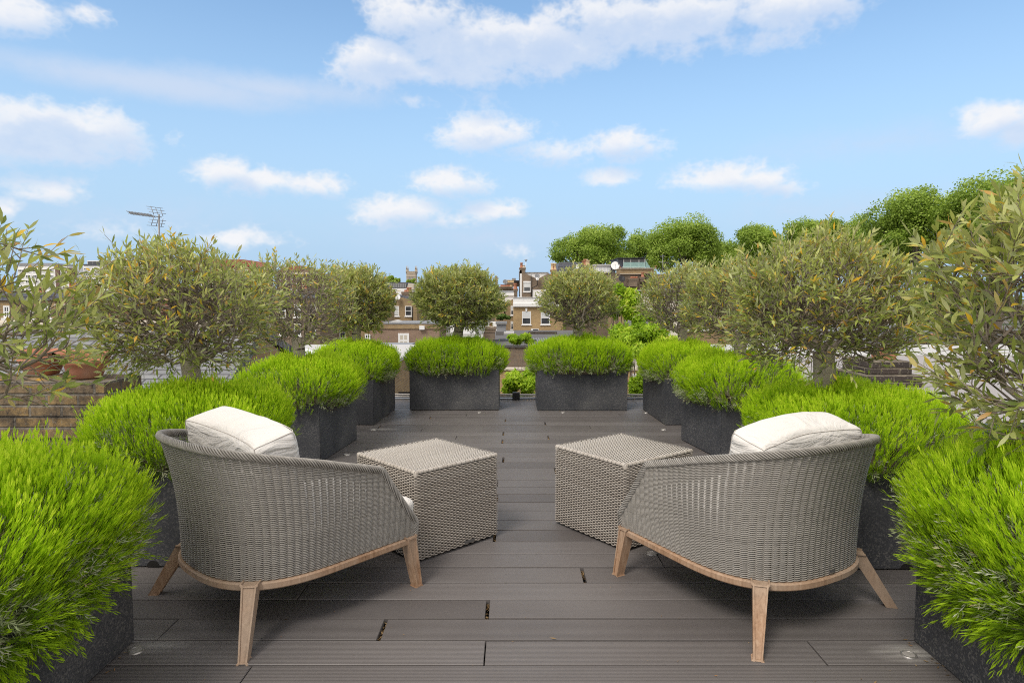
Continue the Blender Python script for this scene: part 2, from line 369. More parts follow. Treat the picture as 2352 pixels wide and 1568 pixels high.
# ------------------------------------------------------------------ camera, sky and sun
cam_d = bpy.data.cameras.new('camera'); cam = bpy.data.objects.new('camera', cam_d); COL.objects.link(cam)
cam_d.sensor_width = 36.0; cam_d.lens = 36.0 * F / 2352.0; cam_d.clip_start = 0.05; cam_d.clip_end = 6000
cam.location = (0, 0, H); cam.rotation_euler = (PI / 2 - PITCH, 0, 0)
SC.camera = cam
SUN_EL, SUN_AZ = math.radians(52), math.radians(215)     # azimuth from +Y clockwise: behind the camera, to its left
sd = bpy.data.lights.new('sun', 'SUN'); sun = bpy.data.objects.new('sun', sd); COL.objects.link(sun)
sd.energy = 1.7; sd.angle = math.radians(20); sd.color = (1.0, 0.93, 0.84)
dvec = Vector((math.sin(SUN_AZ) * math.cos(SUN_EL), math.cos(SUN_AZ) * math.cos(SUN_EL), math.sin(SUN_EL)))
sun.rotation_euler = dvec.to_track_quat('Z', 'Y').to_euler(); sun.location = (-3, -4, 8)

def build_world():
    w = bpy.data.worlds.new('World'); SC.world = w; w.use_nodes = True
    n = NT.__new__(NT); n.t = w.node_tree; n.t.nodes.clear()
    out = n.t.nodes.new('ShaderNodeOutputWorld')
    sky = n.n('TexSky'); sky.sky_type = 'NISHITA'; sky.sun_disc = False
    sky.sun_elevation = SUN_EL; sky.sun_rotation = SUN_AZ; sky.air_density = 1.0; sky.dust_density = 0.8; sky.ozone_density = 1.0; sky.altitude = 30
    d = n.n('TexCoord').outputs['Generated']; sep = n.n('SeparateXYZ', {0: d})
    az = n.math('ARCTAN2', sep.outputs[0], sep.outputs[1]); el = n.math('ARCSINE', sep.outputs[2])
    P = n.n('CombineXYZ', {0: az, 1: el, 2: 0.0}).outputs[0]
    # cumulus outline noise lives on the direction sphere
    nv = n.n('CombineXYZ', {0: az, 1: n.math('MULTIPLY', el, 1.35), 2: 0.3}).outputs[0]
    n1 = n.noise(9.0, 5, 0.6, nv); n2 = n.noise(26.0, 3, 0.6, nv)
    edge = n.math('ADD', n.math('MULTIPLY', n.math('SUBTRACT', n1.outputs[0], 0.5), 2.3), n.math('SUBTRACT', 0.10, n.math('MULTIPLY', n.math('ABSOLUTE', n.math('SUBTRACT', n2.outputs[0], 0.5)), 1.9)))
    # (centre u, v, half-width, half-height, strength) surveyed as directions
    clouds = [(40, 38, 100, 58, 1.3), (190, 30, 44, 24, .8), (75, 285, 150, 72, 1.4), (215, 298, 120, 62, 1.3), (90, 335, 190, 40, 1.1), (300, 335, 60, 34, .8), (404, 322, 28, 24, .75),
      (160, 440, 92, 38, 1.0), (250, 525, 110, 34, .6), (12, 482, 32, 20, .8), (520, 394, 72, 36, 1.3), (610, 412, 90, 30, 1.2), (700, 422, 78, 26, 1.1), (540, 548, 84, 22, .7), (640, 558, 50, 16, .5),
      (960, 45, 110, 62, 1.4), (1080, 105, 170, 72, 1.5), (880, 145, 105, 55, 1.4), (1260, 110, 130, 72, 1.4), (1010, 165, 230, 36, 1.1), (1560, 45, 250, 66, 1.3), (1800, 15, 200, 56, 1.2), (1400, 40, 160, 60, 1.2), (1660, 95, 180, 34, .7),
      (945, 232, 46, 22, .8), (1100, 226, 44, 18, .45), (1130, 312, 118, 42, 1.2), (1230, 345, 130, 32, 1.0), (1430, 325, 86, 36, 1.1), (1490, 340, 56, 22, .8),
      (1035, 418, 82, 32, 1.2), (1396, 405, 50, 17, .9), (930, 484, 84, 34, 1.2), (1130, 484, 66, 22, 1.0), (1020, 508, 80, 18, .7), (1195, 575, 52, 22, .6),
      (1650, 410, 98, 32, 1.3), (1740, 412, 70, 28, 1.1), (1800, 432, 70, 18, .6), (2290, 268, 74, 36, 1.2), (2345, 300, 46, 28, 1.1)]
    thin = [(330, 190, 560, 50, 1.0), (640, 205, 380, 44, .8), (1950, 480, 520, 60, .5), (2000, 330, 420, 60, .4), (300, 500, 420, 75, .4), (1150, 545, 520, 65, .5)]
    def dirof(u, v):
        r = ray(u, v); r = r / np.linalg.norm(r)
        return math.atan2(r[0], r[1]), math.asin(r[2])
    def field(P, items, gain):
        out = None
        for (u, v, hw, hh, op) in items:
            a, e = dirof(u, v); hw, hh = hw * gain, hh * gain
            sw = abs(dirof(u + hw, v)[0] - dirof(u - hw, v)[0]) / 2; sh = abs(dirof(u, v - hh)[1] - dirof(u, v + hh)[1]) / 2
            q = n.n('VectorMath', {0: P, 1: (1 / sw, 1 / sh, 0), 2: (-a / sw, -e / sh, 0)}, operation='MULTIPLY_ADD').outputs[0]
            l = n.n('VectorMath', {0: q}, operation='LENGTH').outputs['Value']
            f = n.math('MULTIPLY_ADD', l, -op, op)
            out = f if out is None else n.math('MAXIMUM', out, f)
        return out
    f0 = n.math('ADD', field(P, clouds, 1.45), edge)
    dens = n.n('MapRange', {'Value': f0, 'From Min': 0.0, 'From Max': 0.95, 'To Min': 0.0, 'To Max': 1.0}, interpolation_type='SMOOTHSTEP').outputs[0]
    # self-shading: a column that is still cloud a little higher up is shaded underneath
    Pu = n.n('VectorMath', {0: P, 1: (-0.012, 0.026, 0)}, operation='ADD').outputs[0]
    f1 = n.math('ADD', field(Pu, clouds, 1.45), n.math('MULTIPLY', edge, 0.5))
    under = n.n('MapRange', {'Value': f1, 'From Min': 0.0, 'From Max': 0.95, 'To Min': 0.0, 'To Max': 1.0}, interpolation_type='SMOOTHSTEP').outputs[0]
    veil = n.n('MapRange', {'Value': n.math('MULTIPLY_ADD', edge, 0.25, field(P, thin, 1.15)), 'From Min': 0.0, 'From Max': 0.9, 'To Min': 0.0, 'To Max': 0.95}, interpolation_type='SMOOTHSTEP').outputs[0]
    # bright cloud added as fill light, overhead and behind the camera, out of view
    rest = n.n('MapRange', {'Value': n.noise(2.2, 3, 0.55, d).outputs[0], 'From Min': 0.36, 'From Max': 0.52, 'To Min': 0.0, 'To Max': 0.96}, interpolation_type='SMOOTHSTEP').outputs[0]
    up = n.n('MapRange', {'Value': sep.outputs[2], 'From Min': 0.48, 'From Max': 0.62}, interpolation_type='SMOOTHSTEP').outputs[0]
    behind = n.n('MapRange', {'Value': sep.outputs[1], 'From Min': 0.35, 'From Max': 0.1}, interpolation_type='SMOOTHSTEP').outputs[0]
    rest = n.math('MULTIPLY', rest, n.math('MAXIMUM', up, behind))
    skyc = n.mix(1.0, sky.outputs[0], SKY_GAIN, 'MULTIPLY')
    hz = n.n('MapRange', {'Value': sep.outputs[2], 'From Min': 0.0, 'From Max': 0.47, 'To Min': 1.0, 'To Max': 0.0}, interpolation_type='SMOOTHSTEP').outputs[0]
    skyc = n.mix(n.math('MULTIPLY', hz, HAZE_AMT), skyc, HAZE_COL)
    skyc = n.mix(veil, skyc, VEIL_COL)
    shade = n.math('SUBTRACT', n.math('MULTIPLY_ADD', n.math('SUBTRACT', n2.outputs[0], 0.5), 1.0, 1.0), n.math('MULTIPLY', under, 0.85), clamp=True)
    cc = n.mix(shade, CLOUD_LO, CLOUD_HI)
    skyc = n.mix(n.math('MULTIPLY', dens, n.math('MULTIPLY_ADD', under, -0.22, 0.97)), skyc, cc)
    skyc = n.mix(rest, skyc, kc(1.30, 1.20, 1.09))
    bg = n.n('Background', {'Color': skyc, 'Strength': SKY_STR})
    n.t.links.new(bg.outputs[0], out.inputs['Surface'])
SKY_STR = 0.12
K = 1 / SKY_STR
def kc(*c): return tuple(x * K / 1.366 for x in c)
SKY_GAIN = (1.14, 1.30, 1.32)
HAZE_AMT, HAZE_COL = 1.0, kc(0.455, 0.645, 0.87)
VEIL_COL = kc(0.60, 0.72, 0.91)
CLOUD_LO, CLOUD_HI = kc(0.63, 0.73, 0.91), kc(0.92, 0.93, 0.96)
build_world()
SC.view_settings.view_transform = 'Standard'; SC.view_settings.look = 'None'
SC.view_settings.exposure = 0.45; SC.view_settings.gamma = 1.0
SC.render.engine = 'CYCLES'
SC.cycles.max_bounces = 6; SC.cycles.diffuse_bounces = 3; SC.cycles.transparent_max_bounces = 12
SC.cycles.use_denoising = False; SC.cycles.filter_width = 1.05
SC.world.cycles.sampling_method = 'MANUAL'; SC.world.cycles.sample_map_resolution = 256
#PART2
# ------------------------------------------------------------------ deck
BW, BY0, GAP = 0.1614, 2.1365, 0.0095
NOTCH = []
def build_deck():
    rng = np.random.default_rng(5)
    joints = {}
    def j(u, v, wide=False):
        p = onz(u, v); k = int(math.floor((p[1] - BY0) / BW)); joints.setdefault(k, []).append((p[0], wide))
    for u, v in ((565, 1548), (1114, 1495), (390, 1440), (1518, 1287), (1143, 1110), (1072, 952), (968, 987.6), (1355, 979), (1425, 954), (1875, 1495), (1048, 1004), (700, 1350)): j(u, v)
    for u, v in ((880, 1440), (1120, 1395), (1340, 1319), (1136, 1230), (1141, 1144), (1156, 1056), (1161, 965), (1252, 971), (989, 958), (1156, 997), (1154, 1013), (1260, 1006), (872, 979), (1276, 1080)): j(u, v, True)
    b = MB()
    for k in range(-13, 36):
        y0 = BY0 + k * BW + GAP / 2; y1 = y0 + BW - GAP
        js = sorted(joints.get(k, []))
        if not js: js = [(rng.uniform(-1.9, -1.2) if rng.random() < .5 else rng.uniform(1.3, 2.0), False)]
        xs = [(-2.35, 0)]; 
        for x, wd in js: xs.append((x, 0.0075 if wd else 0.0022))
        xs.append((2.45, 0))
        for i in range(len(xs) - 1):
            a = xs[i][0] + xs[i][1]; e = xs[i + 1][0] - xs[i + 1][1]
            t = rng.uniform(0, 1); dz = rng.uniform(-.0012, .0012)
            c = 0.0018
            lo, hi = (a, y0, -0.026), (e, y1, dz)
            b.box(lo, (e, y1, dz - c), t)
            # eased top edge
            v = [(a, y0, dz - c), (e, y0, dz - c), (e, y1, dz - c), (a, y1, dz - c), (a + c, y0 + c, dz), (e - c, y0 + c, dz), (e - c, y1 - c, dz), (a + c, y1 - c, dz)]
            b.add(v, [(4, 5, 6, 7), (0, 1, 5, 4), (1, 2, 6, 5), (2, 3, 7, 6), (3, 0, 4, 7)], t)
        for x, wd in js:
            if wd: NOTCH.append((x, (y0 + y1) / 2))
    b.box((-2.35, 0.04, -0.10), (2.45, 7.93, -0.045), .5, 1)
    tag(b.build('deck', [M['deck'], M['void']]), kind='structure')
build_deck()

def build_litter():
    rng = np.random.default_rng(9); v = []; t = []
    def flake(x, y, z, s, flat=1.0):
        a = rng.uniform(0, 2 * PI); d = np.array([math.cos(a), math.sin(a), rng.uniform(-.5, .5) * flat]) * s; e = np.array([-math.sin(a), math.cos(a), rng.uniform(-.6, .6) * flat]) * s * rng.uniform(.12, .35)
        c = np.array([x, y, z]); v.extend([c - d, c - e, c + d, c + e]); t.extend([rng.random()] * 4)
    for x, y in NOTCH:
        for _ in range(26): flake(x + rng.normal(0, .004), y + rng.uniform(-.075, .075), rng.uniform(-.03, -.008), rng.uniform(.006, .018))
    lines = [((-1.36, 1.4), (-1.36, 2.3)), ((1.44, 1.4), (1.45, 2.3)), ((-1.34, 6.3), (-1.29, 7.2)), ((1.49, 6.3), (1.45, 7.2)), ((-1.14, 7.15), (-.15, 7.15)), ((.28, 7.12), (1.28, 7.12)), ((-1.39, 2.93), (-1.39, 3.9)), ((-1.4, 7.84), (1.5, 7.84)), ((1.6, 4.95), (1.48, 5.6)), ((-1.45, 4.9), (-1.36, 5.6))]
    for (a, b_) in lines:
        for _ in range(26):
            q = rng.random(); w = .02
            flake(a[0] + (b_[0] - a[0]) * q + rng.normal(0, w * .6), a[1] + (b_[1] - a[1]) * q + rng.normal(0, w * .6), .003 + rng.random() * .003, rng.uniform(.003, .011), .15)
    for _ in range(150): flake(rng.uniform(-1.3, 1.4), 1.9 + 5.8 * rng.random() ** 1.3, .0045, rng.uniform(.002, .007), .15)
    for _ in range(240): flake(rng.uniform(-1.4, 1.5), rng.uniform(7.80, 7.92), .004 + .01 * rng.random(), rng.uniform(.006, .018), .4)
    for u, v_ in ((1747, 1473), (1270, 1468), (2010, 1570), (1403, 945)):
        p = onz(u, v_); flake(p[0], p[1], .006, .014, .3)
    b = MB(); v = np.array(v).reshape(-1, 3); b.add(v, np.arange(len(v)).reshape(-1, 4), np.array(t))
    tag(b.build('leaf_litter', M['litter']), 'dry brown leaf litter in the deck gaps and along planter bases', 'leaf litter', kind='stuff')
build_litter()

def limescale():
    # pale water marks worn into the boards around two near lights
    pass

# round lights let into the deck
def deck_lights():
    spots = [((313, 1494), 'round deck light on the boards by the near planter on the chimney side'), ((2087, 1504), 'round deck light ringed by pale scale, near planter on the flat roof side'),
             ((797, 1044), 'round deck light behind the square table on the chimney side'), ((858, 987), 'round deck light at the foot of the second planter on the chimney side'),
             ((1101, 947), 'round deck light in front of the back planter nearer the church tower'), ((1293, 947), 'round deck light at the near edge of the back planter by the white parapet house'),
             ((1484, 948), 'round deck light in the corner beside the vine, back of the terrace'), ((1524, 987), 'round deck light at the near corner of the stained grey planter'),
             ((1496, 1271), 'round deck light tucked under the square table beside a teak chair leg')]
    for i, ((u, v), lab) in enumerate(spots):
        p = onz(u, v); r = 0.027
        t = thing('deck_light', lab, 'deck light', (p[0], p[1], 0), 0, 'round lights set into the deck boards')
        b = MB(); b.lathe((0, 0, 0), [(r, -.01), (r, .004), (r - .002, .0055), (r - .006, .0055), (r - .007, .003)], 28); b.build('rim', M['steel'], t)
        b = MB(); b.lathe((0, 0, 0), [(r - .0072, .0042), (r * .4, .005), (0.0005, .0052)], 28); b.build('lens', M['lens'], t)
deck_lights()

# ------------------------------------------------------------------ planters
PLANTERS = [  # key, inner near corner, inner far corner, side (+1 body lies to the +x side, -1 to the -x side, 0 back row)
    ('L1', (-1.373, 1.36), (-1.377, 2.29), -1), ('L2', (-1.40, 2.94), (-1.39, 3.90), -1), ('L3', (-1.455, 4.86), (-1.372, 5.67), -1), ('L4', (-1.36, 6.323), (-1.312, 7.224), -1),
    ('B1', (-1.141, 7.168), (-.146, 7.168), 0), ('B2', (.281, 7.14), (1.282, 7.14), 0),
    ('R1', (1.455, 1.36), (1.466, 2.293), 1), ('R2', (1.49, 2.91), (1.48, 3.87), 1), ('R3', (1.61, 4.94), (1.493, 5.66), 1), ('R4', (1.506, 6.323), (1.468, 7.224), 1)]
PLAB = {'L1': 'dark speckled planter nearest the camera on the brick chimney side', 'L2': 'dark planter behind the armchair on the chimney side, mostly hidden', 'L3': 'dark stone planter beyond the armchair cushion, before the last one on the chimney side', 'L4': 'dark planter with a pale stain, last along the chimney side of the deck',
        'B1': 'dark rectangular planter on the back edge below the church tower', 'B2': 'dark rectangular planter on the back edge below the white parapet house',
        'R1': 'dark speckled planter nearest the camera on the flat roof side', 'R2': 'dark planter behind the armchair on the flat roof side, mostly hidden', 'R3': 'dark stone planter just beyond the square table on the flat roof side', 'R4': 'dark planter with a bold beige stain, last along the flat roof side'}
PC = {}
for key, a, b_, side in PLANTERS:
    a, b_ = np.array(a), np.array(b_); e = (b_ - a); L = np.linalg.norm(e); e /= L
    nrm = np.array([0, 1.0]) if side == 0 else side * np.array([e[1], -e[0]])
    D = 0.60; c = (a + b_) / 2 + nrm * D / 2
    PC[key] = (c[0], c[1], math.atan2(e[1], e[0]), L)
    t = thing('planter', PLAB[key], 'planter', (c[0], c[1], 0), PC[key][2], 'dark stone planters round the terrace')
    hgt, w = 0.45, 0.035
    mb = MB(); x, y = L / 2, D / 2
    bm = bmesh.new(); bmesh.ops.create_cube(bm, size=1)
    for v in bm.verts: v.co = Vector((v.co.x * L, v.co.y * D, .004 + (v.co.z + .5) * (hgt - .004)))
    top = [f for f in bm.faces if f.normal.z > .9]
    r = bmesh.ops.inset_region(bm, faces=top, thickness=w)
    for v in top[0].verts: v.co.z -= .05
    ed = [e_ for e_ in bm.edges if e_.is_convex and len(e_.link_faces) == 2 and e_.calc_face_angle() > .5]
    bmesh.ops.bevel(bm, geom=ed, offset=.004, segments=2, affect='EDGES')
    mb.bm(bm); mb.build('tub', M['planter'], t)
    mb = MB(); mb.box((-x + w + .002, -y + w + .002, .36), (x - w - .002, y - w - .002, .42)); mb.build('soil', M['soil'], t)
    if key in ('L2', 'R2'):
        # drain notch in the end wall facing the camera
        for s in (-1,):
            mb = MB(); yy = -D / 2 * 0
            v = [(-x - .0015, -.03 + .06 * 0 + .03 * math.cos(q), .0045 + .028 * math.sin(q)) for q in np.linspace(0, PI, 9)]
            mb.prism(v, (.03, 0, 0)); mb.build('drain_notch', M['void'], t)

# ------------------------------------------------------------------ lavender mounds
def lavender_meshes(seed, wild=0.3, A=.50, B=.385, dense=1.0, drape=False):
    rng = np.random.default_rng(seed)
    ph = rng.uniform(0, 6, 12)
    def field(p, k):  # smooth bunching noise
        return np.sin(p[:, 0] * 11 * k + ph[0]) * np.sin(p[:, 1] * 13 * k + ph[1]) + .6 * np.sin(p[:, 0] * 23 * k + p[:, 1] * 7 * k + ph[2]) + .5 * np.sin(p[:, 2] * 19 * k + p[:, 1] * 21 * k + ph[3])
    def surf(n, zmin):
        # points on a rounded-box dome
        d = rng.normal(size=(n * 3, 3)); d /= np.linalg.norm(d, axis=1)[:, None]
        d = d[d[:, 2] > zmin][:n]
        g = (np.abs(d[:, 0] / A) ** 3 + np.abs(d[:, 1] / B) ** 3 + np.abs(d[:, 2] / .20) ** 2.6)
        # radial scale for mixed powers: solve with a few Newton steps
        s = np.full(len(d), .4)
        for _ in range(25):
            v = np.abs(s * d[:, 0] / A) ** 3 + np.abs(s * d[:, 1] / B) ** 3 + np.abs(s * d[:, 2] / .20) ** 2.6
            s *= v ** (-1 / 2.9)
        p = d * s[:, None]
        nn = np.stack([3 * np.sign(d[:, 0]) * np.abs(p[:, 0] / A) ** 2 / A, 3 * np.sign(d[:, 1]) * np.abs(p[:, 1] / B) ** 2 / B, 2.6 * np.sign(d[:, 2]) * np.abs(p[:, 2] / .2) ** 1.6 / .2], 1)
        nn /= np.linalg.norm(nn, axis=1)[:, None]
        return p, nn
    Z0 = .475
    def leaves(mb, base, dirs, L, nlev, ll, lw, ang, t0, tj, per=2, tipgain=.25):
        n = len(base)
        ref = np.where(np.abs(dirs[:, 2:3]) > .9, np.array([[1.0, 0, 0]]), np.array([[0, 0, 1.0]]))
        N = np.cross(dirs, ref); N /= np.linalg.norm(N, axis=1)[:, None]; Bn = np.cross(dirs, N)
        bend = rng.normal(0, .10, (n, 3)); bend[:, 2] -= .05
        VV = []; TT = []
        for lev in range(nlev):
            f = (lev + .6) / nlev
            for s in range(per):
                a = lev * 1.35 + s * 2 * PI / per + rng.uniform(-.4, .4, n)
                o = base + dirs * (L * f)[:, None] + bend * (L * f * f)[:, None]
                rad = np.cos(a)[:, None] * N + np.sin(a)[:, None] * Bn
                an = ang * (1.15 - .55 * f) * rng.uniform(.7, 1.3, n)
                ld = dirs * np.cos(an)[:, None] + rad * np.sin(an)[:, None]
                le = ll * (1.1 - .35 * f) * rng.uniform(.75, 1.2, n)
                side = np.cross(ld, rad); side /= np.linalg.norm(side, axis=1)[:, None] + 1e-9
                mid = o + ld * (le * .55)[:, None] + rad * (le * .05)[:, None]
                tip = o + ld * le[:, None] - rad * (le * .06)[:, None]
                w = lw * rng.uniform(.8, 1.2, n)
                VV.append(np.stack([o, mid + side * w[:, None], tip, mid - side * w[:, None]], 1))
                TT.append(np.clip(t0 + tj + tipgain * (f - .5) + rng.normal(0, .06, n), 0, 1))
        V = np.concatenate(VV); T = np.repeat(np.concatenate(TT), 4)
        mb.add(V.reshape(-1, 3), np.arange(V.shape[0] * 4).reshape(-1, 4), T)
    out = []
    # fresh shoots
    p, nn = surf(int(6800 * dense), -.55 if drape else -.24)
    fl = field(p, 1.0)
    keep = rng.random(len(p)) < np.where(p[:, 2] < -.02, .80 if drape else .55 - wild * .5, 1.0) * np.where(fl < -.9, max(0, 1 - wild * 1.2), 1.0)
    p, nn, fl = p[keep], nn[keep], fl[keep]
    p = p * (1 + .075 * fl / 2)[:, None] * np.array([1, 1, 1.0])
    bunch = np.stack([np.sin(p[:, 1] * 31 + ph[5]) + np.sin(p[:, 0] * 47 + ph[6]), np.sin(p[:, 0] * 29 + ph[7]) + np.sin(p[:, 1] * 43 + ph[8]), 0 * p[:, 0]], 1)
    d = nn * np.array([.50, .50, .30]) + np.array([0, 0, .85]) + bunch * .07 + rng.normal(0, .13, p.shape)
    if drape: d[:, 2] += np.minimum(p[:, 2] + .02, 0) * 5.5
    d[:, 2] = np.maximum(d[:, 2], -.45 if drape else .12); d /= np.linalg.norm(d, axis=1)[:, None]
    L = rng.uniform(.075, .125, len(p)) * (1 + .16 * fl / 2) * np.where(rng.random(len(p)) < .06, 1.35, 1.0)
    base = p + np.array([0, 0, Z0]); mb = MB()
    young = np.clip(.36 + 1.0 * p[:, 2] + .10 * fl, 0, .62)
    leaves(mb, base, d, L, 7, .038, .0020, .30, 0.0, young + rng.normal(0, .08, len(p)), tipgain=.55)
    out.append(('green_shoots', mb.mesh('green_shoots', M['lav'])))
    # older grey foliage, lower and inside
    p, nn = surf(int(3400 * dense), -.6 if drape else -.5); p = p * rng.uniform(.86, 1.03, len(p))[:, None]
    d = nn * .8 + np.array([0, 0, .32]) + rng.normal(0, .33, p.shape); d /= np.linalg.norm(d, axis=1)[:, None]
    kp = rng.random(len(p)) < np.where(p[:, 2] < -.05, .9 if drape else .4, 1.0); p, d = p[kp], d[kp]
    base = p + np.array([0, 0, Z0]); base[:, 2] = np.maximum(base[:, 2], (.35 if drape else .425) + rng.uniform(0, .05, len(p)))
    mb = MB(); leaves(mb, base, d, rng.uniform(.04, .085, len(p)), 6, .030, .0019, .85, 0.0, rng.beta(1.6, 2.2, len(p)) * .95, tipgain=0)
    # drooping skirts over the rim
    p, nn = surf(int(160 * dense), -.35); sel = (p[:, 2] < .03) & (p[:, 2] > -.05); p, nn = p[sel], nn[sel]
    d = nn * .8 + rng.normal(0, .3, p.shape) + np.array([0, 0, .02]); d /= np.linalg.norm(d, axis=1)[:, None]
    leaves(mb, p * .98 + np.array([0, 0, Z0 - .01]), d, rng.uniform(.04, .08, len(p)), 7, .030, .0021, .6, 0.0, rng.beta(1.4, 3, len(p)) * .8, tipgain=.0)
    out.append(('grey_leaves', mb.mesh('grey_leaves', M['lavgrey'])))
    # woody heart: bumpy dark mass with bare stems
    mb = MB(); bm = bmesh.new(); bmesh.ops.create_icosphere(bm, subdivisions=4, radius=1)
    for v in bm.verts:
        c = v.co.copy(); k = (abs(c.x) ** 3 + abs(c.y) ** 3 + abs(c.z) ** 2.6) ** (-1 / 2.9)
        q = Vector((c.x * A * k * .88, c.y * B * k * .86, c.z * .2 * k * .86))
        q *= 1 + .10 * mnoise.noise(q * 14 + Vector((seed, 0, 0)))
        v.co = Vector((q.x, q.y, max(q.z + Z0, .40 if abs(q.x) < A * .8 else .42)))
    mb.bm(bm)
    p, nn = surf(700, -.7); p = p * .8; q = p * rng.uniform(1.12, 1.32, len(p))[:, None] + rng.normal(0, .02, p.shape)
    q[:, 2] = np.maximum(q[:, 2], -.1)
    tubes(mb, p + np.array([0, 0, Z0]), q + np.array([0, 0, Z0]), np.full(len(p), .0022), np.full(len(p), .0012), 4)
    out.append(('woody_stems', mb.mesh('woody_stems', M['lavwood'])))
    return out
LAV = [lavender_meshes(11, .75), lavender_meshes(23, .25), lavender_meshes(37, .4), lavender_meshes(51, .45, dense=1.15, drape=True)]
LLAB = {'L1': 'bright green lavender with silvery straggling leaves in the nearest planter on the chimney side', 'L2': 'green lavender mound behind the armchair on the chimney side', 'L3': 'green lavender mound beyond the cushion on the chimney side, grey twigs at its edge', 'L4': 'small looking green lavender at the back corner on the chimney side',
        'B1': 'green lavender spilling over the back planter below the church tower', 'B2': 'green lavender spilling over the back planter below the white parapet house',
        'R1': 'lush bright green lavender in the nearest planter on the flat roof side', 'R2': 'green lavender mound behind the white cushion on the flat roof side', 'R3': 'green lavender mound beyond the square table on the flat roof side', 'R4': 'green lavender at the back corner on the flat roof side beside the vine'}
for key, var, flip, sx, sy, sz in (('L1', 3, 0, 1.02, 1.04, 1.0), ('L2', 2, 1, 1.0, 1.0, 1.0), ('L3', 0, 1, .98, 1.0, .98), ('L4', 1, 0, .92, .95, 1.0), ('B1', 1, 1, 1.03, .98, 1.0), ('B2', 2, 0, 1.07, 1.0, 1.02), ('R1', 3, 1, 1.05, 1.08, 1.04), ('R2', 2, 0, 1.04, 1.08, 1.0), ('R3', 1, 1, .95, 1.0, 1.0), ('R4', 0, 0, .95, .95, 1.0)):
    c = PC[key]
    t = thing('lavender_bush', LLAB[key], 'lavender', (c[0], c[1], 0), c[2] + PI * flip, 'lavender mounds in the planters'); t.scale = (sx, sy, sz)
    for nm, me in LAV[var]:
        o = bpy.data.objects.new(nm, me); COL.objects.link(o); o.parent = t

